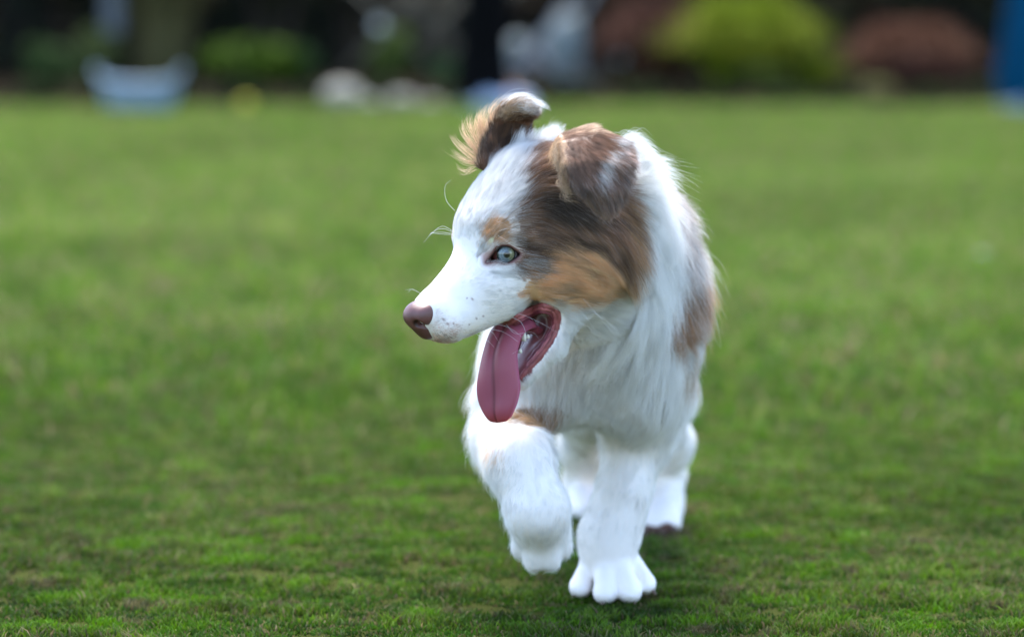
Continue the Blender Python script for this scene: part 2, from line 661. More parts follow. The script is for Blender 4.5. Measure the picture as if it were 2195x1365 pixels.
    ev = LIVER * 1.15 + GREY * (.10 + .16 * sstep(.0, 1.2, snoise(P, 140, 18)) + .10 * rs.rand(n))[:, None]
    put(nearE, ev)
    x, y = QE[:, 0], QE[:, 1]
    # chart scale differs a little from true pixels at the ears' depth; close enough for a coat pattern
    top = nearE & (rs.rand(n) < sstep(306, 274, y))
    put(top, CREAM * .9)
    put(nearE & (x < 1214) & (rs.rand(n) < sstep(1224, 1196, x) * .9), TAN * .35 + CREAM * .35)
    for (cx, cy, rx, ry, an) in ((1296, 392, 13, 42, .35), (1322, 345, 30, 9, -.35), (1306, 360, 26, 8, -.6), (1342, 315, 24, 16, 0)):
        dx, dy = x - cx, y - cy
        u = dx * math.cos(an) + dy * math.sin(an)
        v = -dx * math.sin(an) + dy * math.cos(an)
        put(nearE & ((u / rx) ** 2 + (v / ry) ** 2 < 1.3 * rs.rand(n)) & (rs.rand(n) < .8), WHITE * .72)
    put(nearE & (rs.rand(n) < .40 * sstep(1322, 1345, x)), GREY * 1.2)
    put(nearE & (y > 405) & (rs.rand(n) < .28), GREY * 1.0)
    put(farE, LIVER * .8)
    put(farE & (x < 1036 - (y - 290) * .30 + 4 * rs.normal(size=n)) & (rs.rand(n) < .9), CREAM * .8)
    put(farE & (y < 246 - (x - 1080) * .12) & (rs.rand(n) < .7), CREAM * .72)
    put(farE & (y < 240) & (rs.rand(n) < .62 * sstep(1095, 1140, x)), WHITE * .78)
    # body patches
    body = ~head & ~ear
    for (c, r, col, pr) in BODY_PATCHES:
        dd = np.linalg.norm((P + off - c) / r, axis=1) + .32 * snoise(P, 120, 31) + .22 * rs.normal(size=n) * jit
        m = body & (dd < 1) & (rs.rand(n) < pr)
        put(m, col * (.7 + .6 * rs.rand(n, 1)))
    return C, head, ear


BODY_PATCHES = []


def init_patches():
    def bp(px, py, r, col, pr):
        BODY_PATCHES.append((hit(px, py), np.array(r), np.asarray(col), pr))
    bp(1474, 650, (.015, .05, .036), LIVER2 * .9, .8)
    bp(1465, 530, (.012, .05, .022), GREY * 1.0, .5)
    bp(1492, 470, (.010, .05, .014), GREY * .8, .5)
    bp(1508, 690, (.012, .08, .02), LIVER2 * 1.2, .6)
    bp(1455, 700, (.014, .05, .018), LIVER2, .85)
    bp(1512, 560, (.016, .06, .045), LIVER2 * 1.1, .85)
    bp(1512, 640, (.008, .08, .05), LIVER2 * 1.5, .7)
    bp(1420, 390, (.024, .06, .016), GREY * .8, .85)
    bp(1455, 440, (.02, .06, .016), GREY * .9, .6)
    bp(1495, 510, (.016, .06, .03), GREY * .9, .6)
    bp(1392, 1135, (.012, .03, .006), (.10, .035, .02), .95)
    bp(1425, 1136, (.014, .03, .006), (.10, .035, .02), .95)
    bp(1440, 470, (.012, .05, .03), GREY * 1.5, .5)
    bp(1482, 800, (.012, .05, .022), CREAM * .8, .5)
    bp(1130, 908, (.022, .03, .012), TAN * .62, .9)
    bp(1170, 905, (.018, .04, .016), LIVER2 * 1.1, .75)
    bp(1050, 965, (.012, .03, .016), TAN, .45)


init_patches()

# ------------------------------------------------------------------ skin details merged into the body mesh
EYE_R = .0125
gaze = norm(HL * .93 + HF * .28 + HU * .09)
EYE_C = hit(1086, 545.5, SKULL) - gaze * (EYE_R - .0012)


def eyelid():
    up_ = [(1043.5, 562), (1050, 553), (1058, 543), (1066, 532), (1079, 527.7), (1092, 529.7), (1104, 537), (1114, 544.5)]
    lo_ = [(1106, 553), (1095, 560), (1084, 563), (1071, 560.5), (1061, 559)]
    loop = np.array(up_ + lo_, float)
    # resample
    L = []
    m = len(loop)
    for i in range(m):
        p0, p1, p2, p3 = loop[i - 1], loop[i], loop[(i + 1) % m], loop[(i + 2) % m]
        for t in (0, .25, .5, .75):
            L.append(.5 * ((2 * p1) + (-p0 + p2) * t + (2 * p0 - 5 * p1 + 4 * p2 - p3) * t * t + (-p0 + 3 * p1 - 3 * p2 + p3) * t ** 3))
    L = np.array(L)
    tg = np.roll(L, -1, 0) - np.roll(L, 1, 0)
    on = norm(np.stack([tg[:, 1], -tg[:, 0]], 1))
    on *= np.sign((on * (L - L.mean(0))).sum(1).sum())
    for _ in range(6):
        on = norm(on + np.roll(on, 1, 0) + np.roll(on, -1, 0))
    rings = []
    spec = ((-2.5, -.0016, 0), (0, .0006, 0), (2.0, .0012, 0), (4.2, .0013, .15), (7.5, .0010, .45), (12, .0004, .8), (19, 0, 1.0), (27, 0, 1.0))
    cols = []
    for (sc_, off, mixs) in spec:
        pts = []
        for p, o_n in zip(L, on):
            q = p + o_n * sc_
            o = W(q[0], q[1], 3.2)
            d = norm(W(q[0], q[1], 3.8) - o)
            rr = EYE_R + off
            bq = (EYE_C - o) @ d
            h2 = rr * rr - (np.linalg.norm(o + d * bq - EYE_C)) ** 2
            # soft fall-off past the eyeball's edge
            dep = bq - (math.sqrt(h2) if h2 > (rr * .45) ** 2 else rr * .45 - (math.sqrt(max((rr * rr - h2), 0)) - rr * .893) * .9)
            a = o + d * dep
            s_ = hit(q[0], q[1], SKULL)
            if sc_ >= 0:      # the lid never sinks below the face
                a = o + d * min(dep, (s_ - o) @ d - (.0012 if sc_ > 0 else .0004))
            pts.append(a * (1 - mixs) + (s_ - d * .0009) * mixs if mixs < 1 else s_ + (-d * .0006 if sc_ < 20 else d * .0015))
        rings.append(np.array(pts))
    n = len(L)
    global EYE_LOOP
    EYE_LOOP = L + on * 3.0
    V = np.concatenate(rings)
    F = []
    for r in range(len(rings) - 1):
        for i in range(n):
            j = (i + 1) % n
            F.append((r * n + i, r * n + j, (r + 1) * n + j, (r + 1) * n + i))
    F = np.array(F)
    col = np.zeros((len(V), 3))
    tab = [(.02, .010, .008), (.035, .015, .012), (.12, .05, .045), (.20, .10, .085), (.26, .16, .13), (.30, .22, .19), (.4, .32, .29), (.5, .42, .38)]
    for r in range(len(rings)):
        col[r * n:(r + 1) * n] = tab[r]
    for r, a in ((4, .35), (5, .8), (6, 1.0), (7, 1.0)):
        cc = coat(rings[r], np.random, jit=0)[0] * np.array((.97, .9, .88))
        col[r * n:(r + 1) * n] = col[r * n:(r + 1) * n] * (1 - a) + cc * a
    return V, F, col


LV, LF, LC = eyelid()
EXTRA.append((LV, LF, LC))
EXTRA.append((mirror(LV), LF[:, ::-1], LC))


def tube(path, rad, nseg=10, closed=False):
    path = np.asarray(path, float)
    n = len(path)
    V, F = [], []
    up_ = np.array((0, -1.0, .2))
    for i in range(n):
        t = norm(path[min(i + 1, n - 1)] - path[max(i - 1, 0)])
        a = norm(np.cross(t, up_))
        b = np.cross(t, a)
        r = rad[i] if hasattr(rad, '__len__') else rad
        for j in range(nseg):
            th = 2 * math.pi * j / nseg
            V.append(path[i] + (a * math.cos(th) + b * math.sin(th)) * r)
    for i in range(n - 1):
        for j in range(nseg):
            k_ = (j + 1) % nseg
            F.append((i * nseg + j, (i + 1) * nseg + j, (i + 1) * nseg + k_, i * nseg + k_))
    V.append(path[0])
    V.append(path[-1])
    for j in range(nseg):
        k_ = (j + 1) % nseg
        F.append((n * nseg, j, k_, k_))
        F.append((n * nseg + 1, (n - 1) * nseg + k_, (n - 1) * nseg + j, (n - 1) * nseg + j))
    F = [tuple(dict.fromkeys(f)) for f in F]
    return np.array(V), F


def spline(pts, per=8):
    pts = np.asarray(pts, float)
    P = np.concatenate([[2 * pts[0] - pts[1]], pts, [2 * pts[-1] - pts[-2]]])
    out = []
    for i in range(1, len(P) - 2):
        for t in np.linspace(0, 1, per, endpoint=False):
            p0, p1, p2, p3 = P[i - 1:i + 3]
            out.append(.5 * ((2 * p1) + (-p0 + p2) * t + (2 * p0 - 5 * p1 + 4 * p2 - p3) * t * t + (-p0 + 3 * p1 - 3 * p2 + p3) * t ** 3))
    out.append(pts[-1])
    return np.array(out)


LIP_PX = [(1062, 716), (1085, 700), (1112, 681), (1140, 667), (1165, 660), (1186, 667), (1193, 686), (1188, 708), (1173, 735), (1152, 762), (1131, 786), (1116, 806)]


def lips():
    for px_off, rad, col, back in ((6, .0030, (.30, .085, .085), .0030), (0, .0028, (.42, .13, .14), .0045), (-7, .0026, (.20, .05, .07), .0075)):
        c = np.array((1130.0, 735.0))
        pts = []
        for (x, y) in LIP_PX:
            v = np.array((x, y)) - c
            ln = np.linalg.norm(v)
            q = c + v * (1 + px_off / ln)
            # depth: surface just outside the opening
            o = c + v * (1 + 13 / ln)
            s_ = hit(o[0], o[1])
            pts.append(W(q[0], q[1], min(max(s_[1], 3.465), 3.512) + back))
        P = spline(pts, 6)
        n = len(P)
        u = np.linspace(0, 1, n)
        r = rad * (1 + .10 * np.sin(u * 95) * (u > .5) + .05 * np.sin(u * 41)) * np.where(u < .35, .6 + u, 1.0)
        V, F = tube(P, r)
        C = np.tile(np.array(col), (len(V), 1)) * (1 + .25 * snoise(V, 900, 3))[:, None]
        EXTRA.append((V, F, C))
        EXTRA.append((mirror(V), [tuple(reversed(f)) for f in F], C))


lips()


def mouth_dist(P):
    """distance to the space of the open mouth"""
    q = to_head(P)

    def capd(a, b, r):
        a, b = np.array(a), np.array(b)
        ba = b - a
        t = np.clip(((q - a) @ ba) / (ba @ ba), 0, 1)
        return np.linalg.norm(q - a - t[:, None] * ba, axis=1) - r
    m = np.full(len(P), 1.0)
    for s_ in (1, -1):
        m = np.minimum(m, capd((-.005, s_ * .030, -.077), (.014, s_ * .022, -.092), .0165))
    m = np.minimum(m, capd((-.006, 0, -.076), (.018, 0, -.078), .0205))
    m = np.minimum(m, capd((.01, 0, -.078), (.07, 0, -.075), .019))
    return np.minimum(m, capd((-.035, 0, -.088), (.012, 0, -.113), .014) + .002)


def in_loop(P, loop, y1=3.6):
    """points of the face that lie inside a ring drawn on its near side (or mirrored on the far side)"""
    cl = np.where((to_head(P)[:, 1] < 0)[:, None], mirror(P), P)
    return inpoly(np.stack(proj(cl), 1), loop) & (P[:, 1] < y1) & (P[:, 1] > 3.40)


LIP_LOOP = np.array(LIP_PX + [(1085, 800), (1068, 760)], float)
LIP_WIDE = LIP_LOOP + norm(LIP_LOOP - LIP_LOOP.mean(0)) * 12


def mouth_zone(P):
    m = mouth_dist(P)
    return (m < -.0012) | ((m < .0046) & in_loop(P, LIP_WIDE)) | (in_loop(P, LIP_LOOP) & (P[:, 1] > 3.475))


def body_mesh():
    rs = np.random.RandomState(1)
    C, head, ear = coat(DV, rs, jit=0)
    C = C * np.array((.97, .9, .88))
    q = to_head(DV)
    m = mouth_dist(DV)
    nrm = fgrad(DV)
    mouth = mouth_zone(DV)
    soft = np.where(mouth, sstep(.0056, .0022, m), 0)
    soft = np.where(in_loop(DV, LIP_LOOP) & (DV[:, 1] > 3.475), 1, soft)
    inside_jaw = (q[:, 0] > -.03) & (q[:, 0] < .04) & (np.abs(q[:, 1]) < .019) & (q[:, 2] > -.125) & (q[:, 2] < -.06) & ((nrm @ (HU * .8 + HF * .6)) > .15)
    mouth |= inside_jaw
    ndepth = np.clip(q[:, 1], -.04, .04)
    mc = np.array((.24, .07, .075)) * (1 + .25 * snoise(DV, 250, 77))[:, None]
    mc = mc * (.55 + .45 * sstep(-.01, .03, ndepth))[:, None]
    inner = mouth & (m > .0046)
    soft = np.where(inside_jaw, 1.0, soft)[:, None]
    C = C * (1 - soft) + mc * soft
    eyes = in_loop(DV, EYE_LOOP, 3.56) & (np.abs(q[:, 1]) > .012)
    C[eyes] = (.05, .016, .014)
    V = [DV]
    F = [tuple(f) for f in DFc.tolist()]
    Cs = [C]
    off = len(DV)
    for (v, f, c) in EXTRA:
        V.append(v)
        Cs.append(c)
        F += [tuple(int(i) + off for i in ff) for ff in f]
        off += len(v)
    return np.concatenate(V), F, np.concatenate(Cs), mouth


def attr_mat(name, rough, noise=0.0, sss=0.0, coat=0.0, bump=0.0, bscale=900, spec=.5):
    m = mat(name, (.5, .5, .5), rough)
    t = m.node_tree
    b = t.nodes['Principled BSDF']
    a = t.nodes.new('ShaderNodeAttribute')
    a.attribute_name = 'tone'
    t.links.new(a.outputs['Color'], b.inputs['Base Color'])
    b.inputs['Specular IOR Level'].default_value = spec
    if sss:
        b.inputs['Subsurface Weight'].default_value = sss
        b.inputs['Subsurface Radius'].default_value = (1, .35, .25)
        b.inputs['Subsurface Scale'].default_value = .004
    if coat:
        b.inputs['Coat Weight'].default_value = coat
        b.inputs['Coat Roughness'].default_value = .08
    if bump:
        tc = t.nodes.new('ShaderNodeTexCoord')
        n = t.nodes.new('ShaderNodeTexVoronoi')
        n.inputs['Scale'].default_value = bscale
        bp = t.nodes.new('ShaderNodeBump')
        bp.inputs['Strength'].default_value = bump
        bp.inputs['Distance'].default_value = .0006
        t.links.new(tc.outputs['Object'], n.inputs['Vector'])
        t.links.new(n.outputs['Distance'], bp.inputs['Height'])
        t.links.new(bp.outputs['Normal'], b.inputs['Normal'])
    return m


for (x, y, Y, r) in ((1388, 1138, 4.15, .0085), (1412, 1143, 4.145, .0095), (1438, 1136, 4.15, .008)):      # pads of the pushed off hind foot
    pf = Field(*[np.arange(c_ - .02, c_ + .02, .0015) for c_ in W(x, y, Y)])
    pf.ell(W(x, y, Y), (r, .007, r * .75), k=.001)
    pv, pff = pf.mesh(1)
    EXTRA.append((pv, pff, np.tile(np.array((.055, .02, .012)), (len(pv), 1))))
BV, BF, BC, MOUTH = body_mesh()
M_SKIN = attr_mat('dog_skin', .45, sss=.0, spec=.4)
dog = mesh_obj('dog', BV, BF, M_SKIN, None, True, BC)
tag(dog, 'fluffy white puppy with brown and tan patches walking on the lawn, tongue hanging out', 'dog')

# ------------------------------------------------------------------ eyes
def eye_mesh(center, look, name):
    look = norm(look)
    a = norm(np.cross(look, (0, 0, 1.0)))
    b = np.cross(a, look)
    nth, nph = 96, 128
    V, C = [], []
    rs = np.random.RandomState(4)
    fib = rs.rand(nph)
    fib = .5 * fib + .5 * np.roll(fib, 1)
    for i in range(nth + 1):
        th = math.pi * i / nth
        for j in range(nph):
            ph = 2 * math.pi * j / nph
            rr = EYE_R * (1 + .035 * math.exp(-(th / .45) ** 2))
            V.append(center + rr * (look * math.cos(th) + (a * math.cos(ph) + b * math.sin(ph)) * math.sin(th)))
            R = EYE_R * math.sin(th) * 1000
            if th > 1.6:
                c = np.array((.6, .55, .55))
            else:
                sclera = np.array((.60, .58, .62))
                side = .5 - .5 * math.cos(ph)
                nasal = float(np.dot(a * math.cos(ph) + b * math.sin(ph), HF) * math.sin(th))
                sn = sstep(.05, .35, nasal)
                sclera = sclera * (1 - sn) + np.array((.10, .030, .025)) * sn          # a points to picture right/left
                iris = np.array((.21, .27, .31)) + np.array((.10, .05, -.12)) * sstep(.55, .95, side)
                iris = iris * .72 * (.75 + .5 * fib[j]) * (.8 + .35 * math.sin(R * 1.3) ** 2)
                lim = sstep(6.7, 8.0, R)
                iris = iris * (1 - lim) + np.array((.015, .018, .02)) * lim
                pup = 1 - sstep(1.9, 4.2, R)
                iris = iris * (1 - pup) + np.array((.004, .005, .008)) * pup
                out = sstep(8.6, 9.2, R)
                c = iris * (1 - out) + sclera * out
            C.append(c)
    F = []
    for i in range(nth):
        for j in range(nph):
            k_ = (j + 1) % nph
            F.append((i * nph + j, (i + 1) * nph + j, (i + 1) * nph + k_, i * nph + k_))
    return mesh_obj(name, V, np.array(F), M_EYE, dog, True, np.array(C))


M_EYE = attr_mat('eye', .25, coat=1.0, spec=.5)
M_EYE.node_tree.nodes['Principled BSDF'].inputs['Coat Roughness'].default_value = .03
eye_mesh(EYE_C, gaze, 'eye')
gm = gaze - 2 * (gaze @ HL) * HL
eye_mesh(mirror(EYE_C[None])[0], gm, 'eye')

# ------------------------------------------------------------------ nose
nc = H(.099, 0, -.020)
NF = Field(*[np.arange(nc[i] - .026, nc[i] + .026, .0007) for i in range(3)])
NF.ell(H(.0915, 0, -.0165), (.0142, .0138, .0110), HR, k=.006)
NF.ell(H(.0888, 0, -.0305), (.0110, .0090, .0135), HR, k=.013)
for s_ in (1, -1):
    NF.ell(H(.0890, s_ * .0115, -.0180), (.0110, .0062, .0085), HR, k=.004)
n0 = hit(895, 695, NF)
n1 = hit(922, 702, NF)
for mm in (lambda p: p, lambda p: mirror(p[None])[0]):
    vin = norm(mm(n0 + HF * -.01 + HL * -.004) - mm(n0))
    NF.cap(mm(n0) - vin * .002, mm(n0) + vin * .007, .0040, .0024, k=.003, op='sub')
    NF.cap(mm(n0) + (mm(n1) - mm(n0)) * .1, mm(n1), .0024, .0012, k=.002, op='sub')
NF.cap(H(.112, 0, -.018), H(.106, 0, -.038), .0008, .0010, k=.002, op='sub')
NV, NFc = NF.mesh(relax=2)
rs = np.random.RandomState(2)
q = to_head(NV)
NC = np.tile(np.array((.135, .052, .046)), (len(NV), 1)) * (1 + .2 * snoise(NV, 350, 5))[:, None]
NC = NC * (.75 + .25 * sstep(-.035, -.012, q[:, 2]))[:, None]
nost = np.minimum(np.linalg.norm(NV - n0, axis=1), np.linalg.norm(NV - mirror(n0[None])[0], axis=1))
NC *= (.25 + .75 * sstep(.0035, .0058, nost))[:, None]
M_NOSE = attr_mat('nose_leather', .36, bump=.35, bscale=1500, spec=.6)
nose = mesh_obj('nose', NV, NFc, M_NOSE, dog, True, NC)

# ------------------------------------------------------------------ tongue
def tongue():
    rows = [((1120, 690), (1165, 705), 3.535), ((1085, 690), (1148, 700), 3.523), ((1058, 706), (1132, 705), 3.514), ((1044, 728), (1119, 722), 3.507),
            ((1034, 757), (1109, 757), 3.503), ((1027, 790), (1110, 795), 3.500), ((1021, 825), (1114, 830), 3.499),
            ((1022, 855), (1110, 858), 3.500), ((1030, 877), (1101, 880), 3.501), ((1043, 894), (1092, 896), 3.503), ((1056, 904), (1083, 904), 3.505)]
    A = spline([W(r[0][0], r[0][1], r[2] + .012) for r in rows], 6)
    B = spline([W(r[1][0], r[1][1], r[2] - .012) for r in rows], 6)
    n = len(A)
    m = 28
    V, C = [], []
    rs = np.random.RandomState(8)
    for side in (0, 1):
        for i in range(n):
            a, b = A[i], B[i]
            wv = b - a
            tng = (A[min(i + 1, n - 1)] + B[min(i + 1, n - 1)] - A[max(i - 1, 0)] - B[max(i - 1, 0)])
            nn = norm(np.cross(norm(tng), norm(wv)))
            if nn[1] > 0:
                nn = -nn
            u = i / (n - 1)
            for j in range(m + 1):
                v = j / m * 2 - 1
                th = .0042 * (1 - abs(v) ** 4) ** .5 * (1 - u ** 14 * .8)
                groove = -.0022 * math.exp(-((v + .12 * math.sin(u * 4)) / .20) ** 2) * sstep(1.0, .9, u)
                arch = .0045 * (1 - v * v) * .8 - .002 * u
                wave = .0006 * math.sin(u * 17 + v * 2)
                p = a + wv * (v * .5 + .5)
                p = p + nn * (arch + wave + (th + groove if side == 0 else -th * .8))
                V.append(p)
                c = np.array((.34, .085, .125)) * (1 - sstep(.72, 1, u)) + np.array((.46, .065, .075)) * sstep(.72, 1, u)
                c = c * (1 - .45 * math.exp(-((v + .12 * math.sin(u * 4)) / .07) ** 2)) * (.82 + .18 * abs(v)) * (.75 + .25 * sstep(.0, .3, u))
                C.append(c)
    F = []
    K = (m + 1)
    for side in (0, 1):
        o_ = side * n * K
        for i in range(n - 1):
            for j in range(m):
                f = (o_ + i * K + j, o_ + (i + 1) * K + j, o_ + (i + 1) * K + j + 1, o_ + i * K + j + 1)
                F.append(f if side == 0 else f[::-1])
    o_ = n * K
    for i in range(n - 1):
        F.append((i * K, o_ + i * K, o_ + (i + 1) * K, (i + 1) * K))
        F.append((i * K + m, (i + 1) * K + m, o_ + (i + 1) * K + m, o_ + i * K + m))
    for j in range(m):
        i = n - 1
        F.append((i * K + j, i * K + j + 1, o_ + i * K + j + 1, o_ + i * K + j)[::-1])
    M = attr_mat('tongue_flesh', .48, sss=.2, coat=.06, bump=.12, bscale=1800, spec=.28)
    return mesh_obj('tongue', V, np.array(F), M, dog, True, np.array(C))


tongue()

# ------------------------------------------------------------------ teeth
M_TOOTH = mat('tooth', (.72, .68, .56), .3)
for (x, y, Y, hgt, r) in ((1123, 722, 3.503, .0085, .0024), (1131, 716, 3.507, .0035, .0022), (1115, 748, 3.498, .004, .0018)):
    base = W(x, y + 8, Y)
    tip = base + np.array((.0005, -.001, hgt))
    V, F = tube([base, base + (tip - base) * .4, base + (tip - base) * .8, tip], [r, r * .9, r * .5, r * .12], 10)
    mesh_obj('tooth', V, F, M_TOOTH, dog)

# ------------------------------------------------------------------ fur
# comb guides: photo px of a spot on the coat, hair direction (right, down, away), length mm, lift
G_HEAD = [
    (900, 650, .7, -.7, .5, 3, .10), (930, 630, .75, -.65, .5, 4, .10), (960, 600, .7, -.7, .4, 6, .12), (950, 680, 1, -.15, .3, 5, .12),
    (1000, 640, 1, -.15, .3, 7, .12), (1000, 690, 1, .10, .3, 6, .14), (960, 725, .9, .45, .2, 5, .25), (1010, 722, .9, .5, .2, 7, .25),
    (1060, 640, 1, .0, .3, 9, .12), (1060, 690, 1, .15, .3, 8, .15), (1030, 590, .95, -.1, .2, 8, .10), (1075, 590, 1, .15, .1, 9, .10),
    (985, 560, .5, -.85, .2, 8, .12), (1010, 540, .45, -.9, .1, 9, .10), (1035, 560, .7, -.4, .1, 6, .08), (1045, 530, .5, -.85, 0, 8, .1),
    (985, 480, .15, -1, .1, 10, .18), (1020, 470, .3, -.95, .1, 12, .15), (1010, 410, .3, -.95, .2, 14, .22), (1060, 400, .45, -.9, .2, 15, .18),
    (1065, 495, .55, -.8, 0, 8, .14), (1085, 515, .9, -.35, 0, 8, .12), (1110, 515, .95, .25, 0, 11, .10), (1105, 470, .9, -.2, 0, 12, .14),
    (1130, 500, .95, .35, 0, 13, .12), (1100, 430, .75, -.6, .1, 15, .18), (1060, 350, .35, -.9, .2, 19, .42), (1110, 320, .45, -.85, .3, 22, .5),
    (1150, 290, .5, -.85, .3, 24, .6), (1130, 370, .75, -.6, .2, 18, .22), (1160, 400, .85, .1, 0, 18, .18), (1170, 350, .6, -.5, .1, 18, .22),
    (1100, 565, .9, .35, .1, 9, .10), (1120, 590, .95, .3, .1, 11, .12), (1140, 560, 1, .1, 0, 13, .1), (1140, 530, .95, .35, 0, 15, .12),
    (1170, 470, .85, .5, 0, 22, .2), (1190, 430, .8, .55, 0, 24, .25), (1220, 480, .8, .6, 0, 20, .2), (1180, 520, .9, .4, 0, 20, .16),
    (1180, 570, .95, -.05, 0, 17, .14), (1170, 620, 1, .0, 0, 15, .14), (1130, 640, 1, .0, .1, 12, .14), (1220, 560, .95, .15, 0, 16, .16),
    (1230, 610, .95, .3, 0, 20, .18), (1280, 580, .85, .5, 0, 22, .2), (1310, 610, .75, .6, .1, 26, .25), (1270, 640, .85, .5, .1, 22, .22),
    (1240, 512, .9, .4, 0, 16, .16), (1290, 530, .75, .6, 0, 20, .2), (1320, 480, .65, .75, 0, 32, .28), (1340, 550, .65, .75, .1, 32, .3),
    (1360, 500, .6, .7, .2, 34, .32), (1200, 645, 1, .25, .1, 12, .15), (1215, 670, .85, .6, .1, 12, .18), (1205, 720, .6, .8, .1, 9, .16),
    (1170, 780, .5, .85, .1, 8, .16), (1140, 815, .5, .85, .1, 8, .2), (1120, 830, .3, .9, .1, 6, .2),
]
G_BODY = [
    (1380, 360, .6, -.1, .6, 28, .4), (1400, 330, .7, -.1, .6, 28, .4), (1430, 370, .6, -.1, .8, 30, .4), (1470, 410, .7, -.2, .8, 32, .5), (1505, 450, .8, -.1, .8, 34, .5),
    (1520, 500, .8, .05, .8, 34, .5), (1510, 570, .6, .4, .8, 30, .35), (1505, 650, .4, .7, .6, 28, .3), (1490, 730, .3, .9, .4, 24, .25), (1480, 800, .1, 1, .2, 20, .2),
    (1400, 430, .5, .5, .3, 38, .4), (1440, 500, .5, .8, .4, 36, .35), (1400, 560, .3, .9, .2, 36, .3), (1460, 600, .4, .85, .4, 32, .3),
    (1460, 680, .1, 1, .3, 28, .25), (1380, 660, .1, 1, .1, 28, .28), (1420, 740, .0, 1, .1, 26, .2), (1350, 720, -.05, 1, .0, 26, .25),
    (1270, 720, .05, 1, .0, 27, .3), (1230, 780, -.1, 1, .0, 32, .3), (1200, 850, -.1, 1, .0, 17, .3), (1280, 850, .0, 1, .0, 16, .3), (1340, 850, -.1, 1, 0, 15, .2),
    (1260, 900, .0, 1, .1, 12, .2), (1310, 905, 0, 1, .1, 12, .2), (1410, 830, -.1, 1, 0, 20, .18), (1450, 830, -.2, 1, 0, 18, .16), (1400, 900, -.15, 1, 0, 15, .16), (1430, 920, -.2, 1, 0, 14, .16),
    (1350, 940, -.1, 1, 0, 13, .16), (1330, 1020, -.1, 1, 0, 11, .14), (1370, 1020, -.15, 1, 0, 12, .16), (1290, 1060, -.1, 1, 0, 10, .16), (1350, 1100, -.05, 1, 0, 10, .16),
    (1300, 1160, 0, 1, 0, 8, .14), (1300, 1230, 0, 1, -.2, 6, .14), (1245, 1255, -.2, 1, -.2, 5, .16), (1380, 1250, .2, 1, -.2, 5, .16), (1300, 1280, 0, 1, -.2, 4, .12),
    (1050, 790, -.4, .9, .1, 20, .3), (1015, 850, -.3, 1, .1, 17, .3), (1060, 870, -.1, 1, 0, 16, .2), (1010, 930, -.1, 1, 0, 15, .28), (1060, 950, .1, 1, 0, 12, .2), (1130, 900, .2, .6, 0, 11, .2),
    (1040, 1010, -.3, .95, 0, 16, .35), (1120, 960, .0, 1, 0, 11, .18), (1180, 970, .3, 1, 0, 12, .22), (1070, 1080, -.35, .95, 0, 17, .38), (1130, 1060, -.05, 1, 0, 13, .18), (1200, 1060, .3, 1, 0, 13, .24),
    (1090, 1150, -.3, .95, 0, 14, .35), (1160, 1130, .0, 1, 0, 12, .2), (1220, 1120, .3, 1, 0, 13, .28), (1160, 1190, 0, 1, .1, 9, .22), (1110, 1195, -.2, 1, .1, 9, .25), (1210, 1180, .1, 1, .1, 9, .25),
    (1440, 940, -.1, 1, 0, 14, .2), (1430, 1020, 0, 1, 0, 10, .18), (1400, 1080, 0, 1, 0, 9, .18), (1440, 1090, .15, 1, 0, 9, .2), (1410, 1125, 0, 1, 0, 6, .15),
    (1250, 960, 0, 1, 0, 12, .2), (1250, 1060, 0, 1, 0, 9, .2),
]
G_EAR = [
    (1210, 300, .1, .9, 0, 6, .25), (1260, 275, .7, .25, .4, 16, .35), (1300, 285, .8, .3, .4, 18, .35), (1225, 330, .3, .9, 0, 10, .2), (1280, 330, .6, .7, 0, 20, .22), (1330, 320, .9, .45, .1, 20, .3),
    (1345, 350, .8, .6, .1, 18, .3), (1250, 380, .45, .9, 0, 20, .22), (1300, 380, .5, .85, 0, 22, .22), (1340, 395, .5, .85, .1, 18, .25), (1290, 430, .4, .95, 0, 20, .25), (1315, 420, .3, .95, 0, 18, .25),
    (1050, 330, -.1, -.9, 0, 13, .16), (1055, 270, .1, -.95, 0, 12, .15), (1080, 300, .2, -.9, 0, 18, .3), (1110, 280, .2, -.9, 0, 16, .25), (1068, 240, .5, -.8, 0, 15, .2), (1092, 230, .8, -.4, 0, 14, .2), (1130, 226, .95, .1, 0, 12, .2), (1140, 230, .9, .35, 0, 10, .15),
]


def guides(rows, field=None):
    P, D, L, U = [], [], [], []
    for (x, y, dx, dy, dz, ln, lf) in rows:
        P.append(hit(x, y, field))
        D.append((dx, dz, -dy))
        L.append(ln)
        U.append(lf)
    return np.array(P), norm(np.array(D, float)), np.array(L, float) * .001, np.array(U, float)


def mirror_dir(D):
    return D - 2 * (D @ HL)[:, None] * HL


gh = guides(G_HEAD)
gb = guides(G_BODY)
ge = guides(G_EAR, EF)
GH = (np.concatenate([gh[0], mirror(gh[0])]), np.concatenate([gh[1], mirror_dir(gh[1])]), np.tile(gh[2], 2), np.tile(gh[3], 2))
# body guides: copies across the body for the far flank
bx = gb[0].copy()
axx = W(1330, 600, 4.0)[0] + (bx[:, 1] - 4.0) * .06
bx[:, 0] = 2 * axx - bx[:, 0]
bd = gb[1].copy()
bd[:, 0] *= -1
ux = (gb[0][:, 0] > axx + .02) & (gb[0][:, 2] > .17)
GB = (np.concatenate([gb[0], bx[ux]]), np.concatenate([gb[1], bd[ux]]), np.concatenate([gb[2], gb[2][ux]]), np.concatenate([gb[3], gb[3][ux]]))


